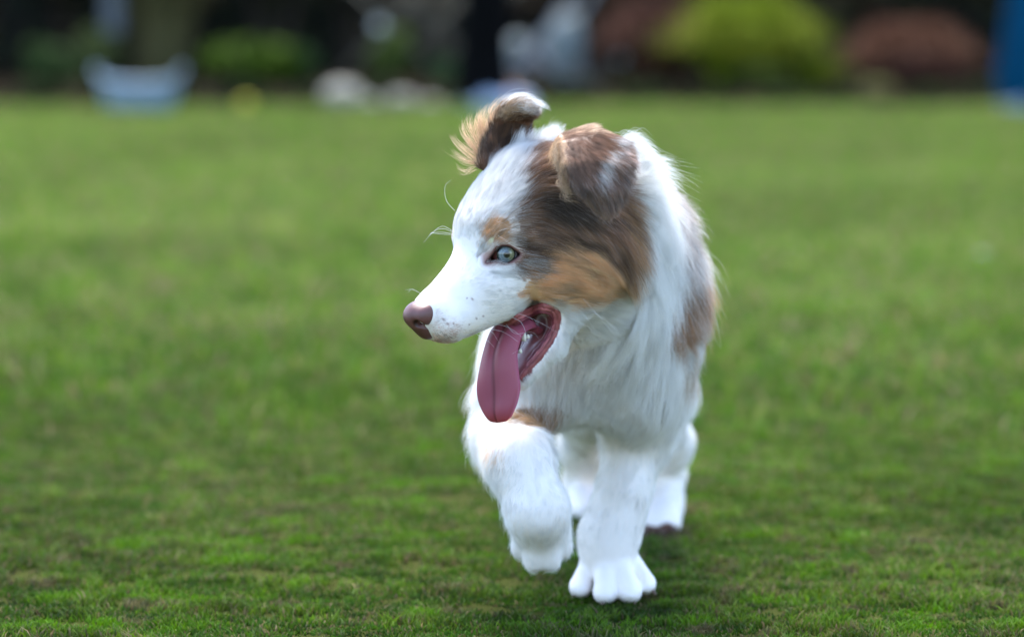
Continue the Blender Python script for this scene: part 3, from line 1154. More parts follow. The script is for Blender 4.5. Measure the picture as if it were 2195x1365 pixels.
def comb(P, G, pw=3.0):
    D = np.zeros((len(P), 3))
    L = np.zeros(len(P))
    U = np.zeros(len(P))
    for s0 in range(0, len(P), 40000):
        p = P[s0:s0 + 40000]
        d2 = ((p[:, None, :] - G[0][None]) ** 2).sum(2) + 2e-5
        w_ = d2 ** (-pw / 2)
        w_ /= w_.sum(1, keepdims=True)
        D[s0:s0 + 40000] = w_ @ G[1]
        L[s0:s0 + 40000] = w_ @ G[2]
        U[s0:s0 + 40000] = w_ @ G[3]
    return D, L, U


def strands(name, PTS, RADI, COLR, material, parent):
    """PTS n,k,3  RADI n,k  COLR n,k,3"""
    n, k = PTS.shape[:2]
    cd = bpy.data.hair_curves.new(name)
    cd.add_curves([k] * n)
    cd.attributes['position'].data.foreach_set('vector', PTS.astype(np.float32).ravel())
    r = cd.attributes.get('radius') or cd.attributes.new('radius', 'FLOAT', 'POINT')
    r.data.foreach_set('value', RADI.astype(np.float32).ravel())
    a = cd.attributes.new('tone', 'FLOAT_COLOR', 'POINT')
    c = np.ones((n, k, 4), dtype=np.float32)
    c[:, :, :3] = COLR
    a.data.foreach_set('color', c.ravel())
    cd.materials.append(material)
    o = bpy.data.objects.new(name, cd)
    COL.objects.link(o)
    o.parent = parent
    return o


def hair_mat(name, rough=.30, gloss=.055):
    m = bpy.data.materials.new(name)
    m.use_nodes = True
    t = m.node_tree
    for n in list(t.nodes):
        t.nodes.remove(n)
    out = t.nodes.new('ShaderNodeOutputMaterial')
    a = t.nodes.new('ShaderNodeAttribute')
    a.attribute_name = 'tone'
    df = t.nodes.new('ShaderNodeBsdfDiffuse')
    tr = t.nodes.new('ShaderNodeBsdfTranslucent')
    hr = t.nodes.new('ShaderNodeBsdfHair')
    hr.component = 'Reflection'
    hr.inputs['RoughnessU'].default_value = rough
    hr.inputs['RoughnessV'].default_value = .8
    hr.inputs['Color'].default_value = (.92, .86, .80, 1)
    t.links.new(a.outputs['Color'], df.inputs['Color'])
    t.links.new(a.outputs['Color'], tr.inputs['Color'])
    m1 = t.nodes.new('ShaderNodeMixShader')
    m1.inputs[0].default_value = .47
    t.links.new(df.outputs[0], m1.inputs[1])
    t.links.new(tr.outputs[0], m1.inputs[2])
    m2 = t.nodes.new('ShaderNodeMixShader')
    m2.inputs[0].default_value = gloss
    t.links.new(m1.outputs[0], m2.inputs[1])
    t.links.new(hr.outputs[0], m2.inputs[2])
    t.links.new(m2.outputs[0], out.inputs[0])
    return m


M_FUR = hair_mat('fur')


def tri_sample(V, F, wgt, n, rs):
    """random points on quads, weighted"""
    a, b, c, d = [V[F[:, i]] for i in range(4)]
    ar = .5 * np.linalg.norm(np.cross(c - a, d - b), axis=1) * wgt
    cum = np.cumsum(ar)
    idx = np.searchsorted(cum, rs.rand(n) * cum[-1])
    idx = np.clip(idx, 0, len(F) - 1)
    u, v = rs.rand(n, 1), rs.rand(n, 1)
    return (a[idx] * (1 - u) + b[idx] * u) * (1 - v) + (d[idx] * (1 - u) + c[idx] * u) * v


def build_fur():
    rs = np.random.RandomState(11)
    cen = DV[DFc].mean(1)
    nr = fgrad(cen)
    e = EF.sample(cen)
    ear = e < .003
    q = to_head(cen)
    headm = (q[:, 0] > -.135) & (cen[:, 1] < 3.66) & (q[:, 2] > -.125)
    view = norm(np.array((0, 0, CAM_H)) - cen)
    facing = (nr * view).sum(1)
    wgt = np.where(headm | ear, 3.6, 1.0)
    wgt = np.where(ear, 4.2, wgt)
    muz = headm & (q[:, 0] > .01)
    wgt = np.where(muz, 5.5, wgt)
    wgt *= np.where(facing > -.25, 1.0, .30)
    # bare places: mouth, eye opening, nose
    wgt[cen[:, 2] < .004] = 0
    N = 640000
    P = tri_sample(DV, DFc, wgt, N, rs)
    # no hair in the mouth, on the eye or on the nose
    q = to_head(P)
    bare = mouth_zone(P)
    cl = np.where((q[:, 1] < 0)[:, None], mirror(P), P)
    Qx, Qy = proj(cl)
    bare |= inpoly(np.stack([Qx, Qy], 1), EYE_LOOP) & (q[:, 0] > -.06) & (np.abs(q[:, 1]) > .012) & (P[:, 1] < 3.6)
    bare |= (NF.sample(P) < -.0002) & (np.abs(P - nc).max(1) < .022)
    P = P[~bare]
    Nn = fgrad(P)
    head, ear = coat(P, np.random.RandomState(0))[1:]
    n = len(P)
    D = np.zeros((n, 3))
    L = np.zeros(n)
    U = np.zeros(n)
    headc = head | ((to_head(P)[:, 0] > -.12) & (P[:, 1] < 3.64) & (to_head(P)[:, 2] > -.13) & ~ear)
    for msk, G in ((headc, GH), (~headc & ~ear, GB), (ear, ge)):
        D[msk], L[msk], U[msk] = comb(P[msk], G)
    # blend neck between head and body combing
    D += .22 * np.stack([snoise(P, 55, 40 + i) for i in range(3)], 1) * np.where(ear, .35, np.where(headc, .6, 1.3))[:, None]
    D += .16 * np.stack([snoise(P, 160, 50 + i) for i in range(3)], 1) * np.where(ear, .2, np.where(headc, .7, 1.3))[:, None]
    D -= (D * Nn).sum(1, keepdims=True) * Nn
    D = norm(D)
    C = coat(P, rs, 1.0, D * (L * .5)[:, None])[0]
    L *= (.7 + .45 * rs.rand(n)) * (1 + .15 * snoise(P, 60, 51))
    long_ = rs.rand(n) < .04
    L[long_ & ~headc] *= 1.35
    L *= np.where(ear, .76, np.where(headc, 1.15, .85 + .5 * sstep(.13, .24, P[:, 2])))
    L *= .55 + .45 * sstep(.03, .07, P[:, 2])
    L[muz_of(P)] *= .75
    U *= np.where(headc, 1.2, 1.1) * (.6 + .8 * rs.rand(n))
    leg = ~headc & ~ear & (P[:, 2] < .23) & (P[:, 2] > .03)
    shag = leg & (rs.rand(n) < .16)
    U[shag] *= 1.9
    L[shag] *= 1.35
    # clumps
    ncl = n // 40
    ci = rs.choice(n, ncl, replace=False)
    kd = KDTree(ncl)
    for i, j in enumerate(ci):
        kd.insert(P[j], i)
    kd.balance()
    ck = np.array([kd.find(p)[1] for p in P])
    near_ = ci[ck]
    tone = rs.normal(size=ncl)[ck]
    lum = C.mean(1)
    C = C * np.exp(tone * np.where(lum < .5, .30, np.where(headc, .08, .09)))[:, None]
    K = 7
    t = np.linspace(0, 1, K)[None, :, None]
    Lc = L[:, None, None]
    grav = np.array((0, 0, -1.0))
    soft = np.clip((L - .012) / .02, 0, 1)[:, None, None]
    cl = np.where((to_head(P)[:, 1] < 0)[:, None], mirror(P), P)
    Qx, Qy = proj(cl)
    lidd = np.hypot((Qx - 1083) / 62, (Qy - 546) / 44)
    lift0 = np.where(headc & (np.abs(to_head(P)[:, 1]) > .012), .0012 * sstep(1.25, .7, lidd), 0)
    base = P + Nn * (lift0 - .0006)[:, None]

    def path(idx):
        l_ = Lc[idx]
        return base[idx][:, None, :] + l_ * (D[idx][:, None, :] * (t * (.92) + .08 * t * t) + Nn[idx][:, None, :] * (U[idx][:, None, None] * (t * 1.15 - .55 * t * t))) + l_ * soft[idx] * .10 * t * t * grav
    allp = path(np.arange(n))
    cp = path(near_)
    cp = cp - base[near_][:, None, :]
    dense = np.where(headc, .5, .62)[:, None, None] * (.4 + .6 * rs.rand(n, 1, 1))
    dense = dense * np.clip(L[:, None, None] / .014, .15, 1)
    tgt = base[near_][:, None, :] + cp * (L / np.maximum(L[near_], 1e-4))[:, None, None]
    PT = allp + (tgt - allp) * dense * t ** 1.4
    # frizz
    fr = np.stack([np.sin(t[:, :, 0] * rs.uniform(2, 7, (n, 1)) + rs.uniform(0, 6.28, (n, 1))) for _ in range(3)], 2)
    PT = PT + fr * t * (L * .055)[:, None, None]
    # curls along the front edge of the near ear
    xx, yy = proj(P)
    cur = ear & (xx > 1180) & (xx < 1240) & (yy > 290)
    ph = snoise(P, 200, 61)[:, None] * 2 + t[:, :, 0] * 9
    A = (np.sin(ph) * .0016)[..., None] * np.array((1.0, -.3, .2)) + (np.cos(ph) * .0016)[..., None] * np.array((0, .6, .8))
    PT = np.where(cur[:, None, None], PT + A * t, PT)
    # keep the eye clear
    rad0 = np.where(headc | ear, .000055, .00010) * (.8 + .4 * rs.rand(n))
    rad0 = np.where(muz_of(P), .000065, rad0)
    back = (Nn * norm(np.array((0, 0, CAM_H)) - P)).sum(1) < -.25
    rad0 = np.where(back, rad0 * 1.8, rad0)
    RD = rad0[:, None] * (1 - t[:, :, 0] ** 1.6 * .85)
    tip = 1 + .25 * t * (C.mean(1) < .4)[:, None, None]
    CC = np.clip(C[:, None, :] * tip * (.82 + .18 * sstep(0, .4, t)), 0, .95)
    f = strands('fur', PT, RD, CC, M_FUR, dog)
    f['label'] = 'soft white coat with liver brown, tan and grey patches'
    return f


def muz_of(P):
    q = to_head(P)
    return (q[:, 0] > .01) & (P[:, 1] < 3.6)


def tuft(curves, n, rad, col, seed, spread=.004, tipspread=.012):
    """curves: list of 3d control polylines; returns strands scattered round them"""
    rs = np.random.RandomState(seed)
    K = 10
    out, C = [], []
    for c in curves:
        s_ = spline(c, 8)
        u = np.linspace(0, len(s_) - 1, K)
        b = np.stack([np.interp(u, np.arange(len(s_)), s_[:, i]) for i in range(3)], 1)
        for _ in range(int(n * rs.uniform(.35, 1.3))):
            o0 = rs.normal(size=3) * spread
            o1 = rs.normal(size=3) * tipspread * .4
            ln = rs.uniform(.55, 1.0)
            tt = np.linspace(0, ln, K)
            p = np.stack([np.interp(tt, np.linspace(0, 1, K), b[:, i]) for i in range(3)], 1)
            # narrow towards the tip of the lock
            w_ = np.linspace(0, 1, K)[:, None]
            out.append(p + o0 * (1 - w_ * .75) + o1 * w_ * (1 - w_ * .5))
            C.append(np.tile(np.asarray(col) * rs.uniform(.75, 1.15), (K, 1)) * (1 + .25 * w_))
    PT = np.array(out)
    RD = np.tile((rad * (1 - np.linspace(0, 1, K) ** 2 * .8))[None], (len(PT), 1))
    return PT, RD, np.clip(np.array(C), 0, .92)


def build_tufts():
    sets = []
    # fringe blowing off the front edge of the far ear
    Y = 3.545
    fr = []
    for pts in ([(1030, 352), (1000, 345), (980, 332), (964, 318)], [(1022, 345), (995, 322), (975, 300), (970, 285)],
                [(1030, 335), (1005, 305), (992, 280), (990, 258)], [(1035, 322), (1012, 285), (1003, 262), (1010, 240)],
                [(1040, 315), (1022, 280), (1018, 262), (1022, 250)], [(1044, 300), (1030, 268), (1027, 248), (1034, 232)],
                [(1040, 330), (1020, 310), (1005, 300), (992, 296)], [(1048, 290), (1038, 262), (1040, 240), (1052, 222)],
                [(1018, 360), (1000, 368), (985, 362), (975, 350)], [(1056, 262), (1052, 240), (1062, 222), (1078, 206)],
                [(1046, 310), (1034, 285), (1030, 262), (1038, 244)], [(1034, 345), (1012, 325), (998, 315), (984, 312)]):
        fr.append(np.array([W(x, y, Y - .004 * i) for i, (x, y) in enumerate(pts)]))
    sets.append(tuft(fr, 46, .00009, TAN * .2 + CREAM * .9, 3, .0017, .010))
    # white tip of the far ear
    tp = [np.array([W(1122, 222, 3.54), W(1146, 218, 3.535), W(1164, 226, 3.53), W(1181, 236, 3.53)]),
          np.array([W(1120, 222, 3.54), W(1142, 218, 3.535), W(1158, 226, 3.53), W(1168, 232, 3.53)]),
          np.array([W(1085, 222, 3.54), W(1105, 208, 3.538), W(1130, 205, 3.535), W(1152, 210, 3.53)])]
    sets.append(tuft(tp, 80, .00006, WHITE * .9, 4, .0028, .005))
    # long hairs over the back of the neck and behind the near ear
    nk = []
    rs = np.random.RandomState(6)
    for i in range(26):
        a = rs.rand()
        p0 = W(1335 + 50 * a, 300 + 75 * a, 3.50 + .05 * a)
        nk.append(np.array([p0, p0 + (.007, .006, .004), p0 + (.014, .012, .003), p0 + (.022 + .006 * rs.rand(), .016, -.004)]))
    sets.append(tuft(nk, 60, .00006, WHITE * .93, 5, .005, .012))
    # white crest standing up between the ears
    cr = []
    for i in range(44):
        x0 = 1092 + 100 * rs.rand()
        Yc = 3.545 + .02 * rs.rand()
        y0 = 330 - .22 * (x0 - 1092) + 14 * rs.rand()
        dx, dy = 4 + 26 * rs.rand(), -34 - 26 * rs.rand()
        cr.append(np.array([W(x0, y0, Yc), W(x0 + dx * .25, y0 + dy * .45, Yc), W(x0 + dx * .6, y0 + dy * .8, Yc), W(x0 + dx, y0 + dy, Yc)]))
    sets.append(tuft(cr, 60, .00006, WHITE * .93, 15, .0035, .008))
    # curly front edge of the near ear
    cu = []
    for i in range(16):
        u = i / 15
        x0, y0 = 1197 + 22 * u + 5 * math.sin(i * 2.1), 312 + 100 * u
        pts = [W(x0, y0, 3.418), W(x0 - 8 + 3 * math.sin(i), y0 + 7, 3.412), W(x0 - 3, y0 + 17, 3.408), W(x0 + 10 + 4 * math.cos(i * 1.7), y0 + 18, 3.408), W(x0 + 20 + 8 * u, y0 + 22, 3.410)]
        cu.append(np.array(pts))
    sets.append(tuft(cu, 34, .00006, TAN * .2 + CREAM * .55, 7, .0022, .004))
    PT = np.concatenate([s_[0] for s_ in sets])
    RD = np.concatenate([s_[1] for s_ in sets])
    CC = np.concatenate([s_[2] for s_ in sets])
    strands('fringe', PT, RD, CC, M_FUR, dog)


def build_claws():
    M = mat('claw', (.16, .10, .075), .35)
    for (x, y, Y) in ((1240, 1268, 3.722), (1295, 1281, 3.698), (1350, 1279, 3.700), (1389, 1260, 3.725)):
        a = W(x, y, Y + .004)
        a[2] = max(a[2], .008)
        d = norm(np.array((a[0] - W(1305, 1250, 3.76)[0], -.035, 0)))
        V, F = tube([a, a + d * .006 + (0, 0, -.0015), a + d * .011 + (0, 0, -.0055)], [.0026, .0021, .0006], 10)
        mesh_obj('claw', V, F, M, dog)


build_claws()


def build_whiskers():
    L = []

    def add(pts, r=.00010):
        b = spline(np.array([W(*p) for p in pts]), 6)
        u = np.linspace(0, len(b) - 1, 12)
        L.append((np.stack([np.interp(u, np.arange(len(b)), b[:, i]) for i in range(3)], 1), r))
    m = 3.470
    add([(1063, 672, m), (1110, 672, m - .01), (1155, 690, m - .02), (1194, 712, m - .03)])
    add([(1098, 680, m), (1118, 692, m - .01), (1128, 722, m - .015), (1118, 745, m - .015), (1098, 758, m - .01)])
    add([(1040, 690, m), (1085, 700, m - .01), (1110, 715, m - .02), (1132, 736, m - .02)])
    add([(1050, 705, m), (1080, 712, m - .01), (1112, 733, m - .015)])
    add([(1030, 700, m), (1055, 712, m - .01), (1070, 736, m - .015)])
    add([(1085, 695, m), (1105, 715, m - .01), (1140, 712, m - .02), (1156, 727, m - .02)])
    add([(1020, 715, m), (1045, 730, m - .01), (1060, 745, m - .01)])
    for (a, b) in (((1245, 668), (1290, 752)), ((1262, 662), (1352, 748)), ((1240, 690), (1283, 735)), ((1250, 640), (1365, 800))):
        add([(a[0], a[1], 3.47), ((a[0] + b[0]) / 2 + 4, (a[1] + b[1]) / 2 - 8, 3.455), (b[0], b[1], 3.45)], .00009)
    # far side brow hairs against the grass
    for (tx, ty, h_) in ((908, 520, 485), (915, 512, 490), (925, 505, 498), (930, 500, 502)):
        add([(972, 498 + (h_ - 490) * .4, 3.51), (948, h_, 3.50), (925, (h_ + ty) / 2 - 2, 3.495), (tx, ty, 3.49)])
    add([(975, 452, 3.51), (957, 430, 3.505), (954, 400, 3.50), (968, 385, 3.50)], .00010)
    for (tx, ty) in ((868, 622), (874, 628)):
        add([(905, 632, 3.46), (893, 624, 3.455), (882, 620, 3.45), (tx, ty, 3.45)], .00010)
    # near brow
    add([(1064, 475, 3.462), (1078, 478, 3.455), (1093, 488, 3.452)], .00007)
    add([(1068, 505, 3.462), (1085, 516, 3.455), (1105, 530, 3.452), (1128, 534, 3.452)], .00008)
    add([(1070, 495, 3.462), (1090, 490, 3.455), (1120, 497, 3.452)], .00007)
    PT = np.array([l[0] for l in L])
    RD = np.array([l[1] * (1 - np.linspace(0, 1, 12) ** 1.5 * .75) for l in L])
    CC = np.full(PT.shape, .85)
    strands('whiskers', PT, RD, CC, M_FUR, dog)


if FUR:
    build_fur()
    build_tufts()
    build_whiskers()
print('fur done')

# ------------------------------------------------------------------ ground and grass
def ground():
    m = mat('turf_soil', (.06, .07, .03), .95, **{'Specular IOR Level': 0.0})
    t = m.node_tree
    b = t.nodes['Principled BSDF']
    tc = t.nodes.new('ShaderNodeTexCoord')
    n1 = t.nodes.new('ShaderNodeTexNoise')
    n1.inputs['Scale'].default_value = 1.6
    n1.inputs['Detail'].default_value = 8
    n1.inputs['Roughness'].default_value = .7
    n2 = t.nodes.new('ShaderNodeTexNoise')
    n2.inputs['Scale'].default_value = 60
    n2.inputs['Detail'].default_value = 5
    r = t.nodes.new('ShaderNodeValToRGB')
    r.color_ramp.elements[0].position = .35
    r.color_ramp.elements[0].color = (.024, .032, .008, 1)
    r.color_ramp.elements[1].position = .68
    r.color_ramp.elements[1].color = (.060, .075, .018, 1)
    mx = t.nodes.new('ShaderNodeMix')
    mx.data_type = 'RGBA'
    mx.inputs[0].default_value = .5
    r2 = t.nodes.new('ShaderNodeValToRGB')
    r2.color_ramp.elements[0].color = (.022, .017, .011, 1)
    r2.color_ramp.elements[1].color = (.055, .066, .016, 1)
    for n in (n1, n2):
        t.links.new(tc.outputs['Object'], n.inputs['Vector'])
    t.links.new(n1.outputs['Fac'], r.inputs[0])
    t.links.new(n2.outputs['Fac'], r2.inputs[0])
    t.links.new(r.outputs[0], mx.inputs[6])
    t.links.new(r2.outputs[0], mx.inputs[7])
    t.links.new(mx.outputs[2], b.inputs['Base Color'])
    V, F = [], []
    g = mesh_obj('ground', [(-400, -40, 0), (400, -40, 0), (400, 900, 0), (-400, 900, 0)], [[0, 1, 2, 3]], m, None, False)
    tag(g, kind='structure')


def grass_mat():
    m = attr_mat('grass_blade', .65, spec=.15)
    t = m.node_tree
    b = t.nodes['Principled BSDF']
    tr = t.nodes.new('ShaderNodeBsdfTranslucent')
    mx = t.nodes.new('ShaderNodeMixShader')
    mx.inputs[0].default_value = .35
    a = [n for n in t.nodes if n.type == 'ATTRIBUTE'][0]
    out = [n for n in t.nodes if n.type == 'OUTPUT_MATERIAL'][0]
    t.links.new(a.outputs['Color'], tr.inputs[0])
    t.links.new(b.outputs[0], mx.inputs[1])
    t.links.new(tr.outputs[0], mx.inputs[2])
    t.links.new(mx.outputs[0], out.inputs[0])
    return m


def grass_field(name, y0, y1, n, wid, hgt, seed, margin, power=1.0):
    rs = np.random.RandomState(seed)
    # denser towards the camera
    u = rs.rand(n)
    y = y0 + (y1 - y0) * u if power == 1 else y0 * (y1 / y0) ** u
    half = y * (1097.5 / FPX) + margin
    x = (rs.rand(n) * 2 - 1) * half
    P = np.stack([x, y, np.zeros(n)], 1)
    big = snoise(P, 7, seed + 1)
    mid = snoise(P, 45, 3)
    fine = snoise(P, 120, 4)
    # thin places: less grass, more thatch
    thin = sstep(.05, .85, snoise(P, 60, 9) * .6 + snoise(P, 170, 10) * .6)
    keep = rs.rand(n) > thin * .93
    if power == 1:
        keep &= rs.rand(n) < sstep(4.6, 7.0, P[:, 1])
    else:
        keep &= rs.rand(n) < sstep(8.2, 6.0, P[:, 1])
    P, big, mid, fine, thin = P[keep], big[keep], mid[keep], fine[keep], thin[keep]
    n = len(P)
    h = hgt * (.5 + .8 * rs.rand(n)) * (1 + .5 * np.clip(mid, -1, 1)) * (1 - .6 * thin)
    ang = rs.rand(n) * 6.283
    w_ = wid * (.6 + .8 * rs.rand(n))
    lean = rs.normal(size=(n, 2)) * .55 * h[:, None]
    a = np.stack([np.cos(ang), np.sin(ang), np.zeros(n)], 1) * w_[:, None] * .5
    l3 = np.concatenate([lean, np.zeros((n, 1))], 1)
    up_ = np.array((0, 0, 1.0))
    v0 = P - a
    v1 = P + a
    m_ = P + l3 * .35 + up_ * (h * .6)[:, None]
    v2 = m_ + a * .8
    v3 = m_ - a * .8
    v4 = P + l3 + up_ * (h * (1 - .12 * rs.rand(n)))[:, None]
    V = np.stack([v0, v1, v2, v3, v4], 1).reshape(-1, 3)
    i = np.arange(n)[:, None] * 5
    F = np.concatenate([(i + np.array([[0, 1, 2, 3]])), ])
    T = i + np.array([[3, 2, 4]])
    # colours: fresh green, yellow green, straw
    g1 = np.array((.055, .135, .007))
    g2 = np.array((.125, .215, .014))
    g3 = np.array((.036, .085, .012))
    st = np.array((.23, .18, .075))
    f = sstep(-1, 1, mid + .5 * rs.normal(size=n))[:, None]
    C = g1 * (1 - f) + g2 * f
    f = sstep(.1, 1.2, fine + .4 * rs.normal(size=n))[:, None] * .7
    C = C * (1 - f) + g3 * f
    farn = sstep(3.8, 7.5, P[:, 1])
    dry = rs.rand(n) < (.10 + .10 * farn + .14 * sstep(-.2, 1, big + .5 * mid) + .35 * thin)
    C[dry] = st * (.6 + .7 * rs.rand(dry.sum(), 1))
    C *= (.75 + .5 * rs.rand(n, 1)) * (.75 + .45 * farn)[:, None] * np.array((1.02, 1.02, 1.2)) * (1 + .11 * snoise(P, 3.2, 71) + .10 * snoise(P, 16, 72) + .30 * (1 - farn) * snoise(P, 80, 73))[:, None]  # grazing-view sheen painted in: blades paler with distance, darker close by
    tuft_ = ((1 - farn) * sstep(.5, 1.3, snoise(P, 48, 74)))[:, None] * .8
    C = C * (1 - tuft_) + np.array((.10, .235, .004)) * (.7 + .5 * rs.rand(n, 1)) * tuft_
    brn = ((1 - .7 * farn) * sstep(.6, 1.3, snoise(P, 70, 75)))[:, None] * .75
    C = C * (1 - brn) + np.array((.15, .11, .06)) * (.6 + .7 * rs.rand(n, 1)) * brn
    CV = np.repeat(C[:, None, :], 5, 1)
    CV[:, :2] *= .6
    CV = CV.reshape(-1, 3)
    FF = F.tolist() + T.tolist() if False else None
    me = bpy.data.meshes.new(name)
    me.vertices.add(len(V))
    me.vertices.foreach_set('co', V.astype(np.float32).ravel())
    loops = np.concatenate([F.ravel(), T.ravel()]).astype(np.int32)
    tot = np.concatenate([np.full(n, 4), np.full(n, 3)]).astype(np.int32)
    me.loops.add(len(loops))
    me.loops.foreach_set('vertex_index', loops)
    me.polygons.add(2 * n)
    me.polygons.foreach_set('loop_start', np.concatenate([[0], np.cumsum(tot)[:-1]]).astype(np.int32))
    me.polygons.foreach_set('loop_total', tot)
    me.update(calc_edges=True)
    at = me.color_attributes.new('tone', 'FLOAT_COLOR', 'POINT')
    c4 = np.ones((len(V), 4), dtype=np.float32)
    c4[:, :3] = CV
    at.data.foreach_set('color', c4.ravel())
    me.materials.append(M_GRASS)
    o = bpy.data.objects.new(name, me)
    COL.objects.link(o)
    return o


ground()
M_GRASS = grass_mat()
if GRASS:
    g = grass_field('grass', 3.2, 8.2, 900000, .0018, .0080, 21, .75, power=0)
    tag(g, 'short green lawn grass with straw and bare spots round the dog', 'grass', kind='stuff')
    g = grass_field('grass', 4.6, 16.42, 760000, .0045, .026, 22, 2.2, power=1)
    tag(g, 'paler blurred lawn grass running back to the flower bed', 'grass', kind='stuff')


# ------------------------------------------------------------------ far end of the lawn: the planted bed
def leaf_cloud(n, fn, size, seed, elong=1.6, outward=None, droop=0.0):
    """n leaf faces; fn(rs, n) gives positions and outward directions"""
    rs = np.random.RandomState(seed)
    P, N = fn(rs, n)
    N = norm(N + rs.normal(size=(n, 3)) * .7)
    a = norm(np.cross(N, rs.normal(size=(n, 3))))
    b = np.cross(N, a)
    s_ = size * (.6 + .8 * rs.rand(n, 1))
    V = np.stack([P - a * s_ * .5, P + b * s_ * .5 * elong * .5, P + a * s_ * .5 + N * s_ * .1, P - b * s_ * .5 * elong * .5], 1).reshape(-1, 3)
    F = (np.arange(n)[:, None] * 4 + np.arange(4)[None])
    return V, F, P


def mound(cx, cy_, rx, ry, h, lumps=10, seed=0):
    rr = np.random.RandomState(seed)
    cs = [(rr.uniform(-.45, .45) * rx, rr.uniform(-.4, .4) * ry, h * rr.uniform(.30, .70), rr.uniform(.28, .55)) for _ in range(lumps)] + [(0, 0, h * .45, .70)]

    def fn(rs, n):
        k_ = rs.randint(0, len(cs), n)
        c = np.array(cs)[k_]
        d = norm(rs.normal(size=(n, 3)))
        d[:, 2] = np.where(d[:, 2] < -.3, -d[:, 2], d[:, 2])
        rad = (.72 + .32 * rs.rand(n, 1) ** .5)
        P = np.stack([cx + c[:, 0] + d[:, 0] * rx * c[:, 3] * rad[:, 0], cy_ + c[:, 1] + d[:, 1] * ry * c[:, 3] * rad[:, 0],
                      np.maximum(c[:, 2] + d[:, 2] * h * .5 * c[:, 3] * rad[:, 0] * 1.25, .01)], 1)
        return P, d
    return fn


def shrub(name, cx, cy_, rx, ry, h, colr, colr2, n, size, seed, label, cat='shrub', group=None, elong=1.6, stems=5):
    e = empty(name, (0, 0, 0))
    tag(e, label, cat, group)
    V, F, P = leaf_cloud(n, mound(cx, cy_, rx, ry, h, seed=seed), size, seed + 5, elong)
    rs = np.random.RandomState(seed + 9)
    f = sstep(-1, 1, snoise(P, 14, seed) + .5 * rs.normal(size=n))[:, None]
    C = np.array(colr) * (1 - f) + np.array(colr2) * f
    C *= (.7 + .6 * rs.rand(n, 1))
    mesh_obj('foliage', V, F, M_LEAF, e, False, np.repeat(C, 4, 0))
    VV, FF = [], []
    o_ = 0
    for i in range(stems):
        a = rs.uniform(0, 6.28)
        p = [(cx + math.cos(a) * .02, cy_ + math.sin(a) * .02, 0), (cx + math.cos(a) * rx * .25, cy_ + math.sin(a) * ry * .25, h * .35), (cx + math.cos(a) * rx * .5, cy_ + math.sin(a) * ry * .5, h * .7)]
        v, ff = tube(p, [.012, .009, .005], 6)
        VV.append(v)
        FF += [tuple(x + o_ for x in q_) for q_ in ff]
        o_ += len(v)
    mesh_obj('stem', np.concatenate(VV), FF, M_BARK, e)
    return e


M_LEAF = attr_mat('leaf', .7, spec=.04)
M_BARK = mat('bark', (.07, .05, .035), .9)
YB = 17.6


def gx(px, Y):
    return (px - PX_C) / FPX * Y


def gz(py, Y):
    return W(PX_C, py, Y)[2]


def blades_clump(name, cx, cy_, rad, h, n, c1, c2, seed, label, spread=.8, wid=.006, cat='ornamental grass', group=None):
    """arching grass clump: many long narrow leaves from one crown"""
    rs = np.random.RandomState(seed)
    K = 6
    t = np.linspace(0, 1, K)[None, :, None]
    a = rs.rand(n) * 6.283
    r0 = rad * .35 * rs.rand(n) ** .5
    root = np.stack([cx + np.cos(a) * r0, cy_ + np.sin(a) * r0, np.zeros(n)], 1)
    a2 = a + rs.normal(size=n) * .5
    rr = rad * spread * (.2 + .8 * rs.rand(n))
    hh = h * (.65 + .45 * rs.rand(n)) * (1 - .35 * (rr / rad) ** 2)
    out = np.stack([np.cos(a2) * rr, np.sin(a2) * rr, np.zeros(n)], 1)
    P = root[:, None, :] + out[:, None, :] * t ** 1.5
    P[:, :, 2] += (hh[:, None] * (1 - (1 - t[:, :, 0]) ** 2.0)) * (1 - .28 * t[:, :, 0] ** 3 * (rr / rad)[:, None])
    side = np.stack([-np.sin(a2), np.cos(a2), np.zeros(n)], 1)[:, None, :]
    ww = wid * (1 - t ** 2 * .9) * .5
    V = np.stack([P - side * ww, P + side * ww], 2).reshape(n, K * 2, 3)
    base = np.arange(n)[:, None, None] * K * 2
    q_ = np.array([[2 * i, 2 * i + 1, 2 * i + 3, 2 * i + 2] for i in range(K - 1)])[None]
    F = (base + q_).reshape(-1, 4)
    f = rs.rand(n, 1)
    C = np.array(c1) * (1 - f) + np.array(c2) * f
    C = np.repeat(C, K * 2, 0)
    o = mesh_obj(name, V.reshape(-1, 3), F, M_LEAF, None, True, C)
    tag(o, label, cat, group)
    return o


# soil of the bed
def bed():
    n = 60
    xs = np.linspace(-9, 9, n)
    V = [(x, 16.30 + .05 * math.sin(x * 2.1), .004) for x in xs] + [(x, 16.9, .04) for x in xs] + [(x, 24, .06) for x in xs]
    F = []
    for r_ in range(2):
        for i in range(n - 1):
            F.append((r_ * n + i, r_ * n + i + 1, (r_ + 1) * n + i + 1, (r_ + 1) * n + i))
    o = mesh_obj('planting_bed_soil', V, F, mat('bed_soil', (.014, .012, .008), .95, **{'Specular IOR Level': 0.0}))
    tag(o, kind='structure')


bed()

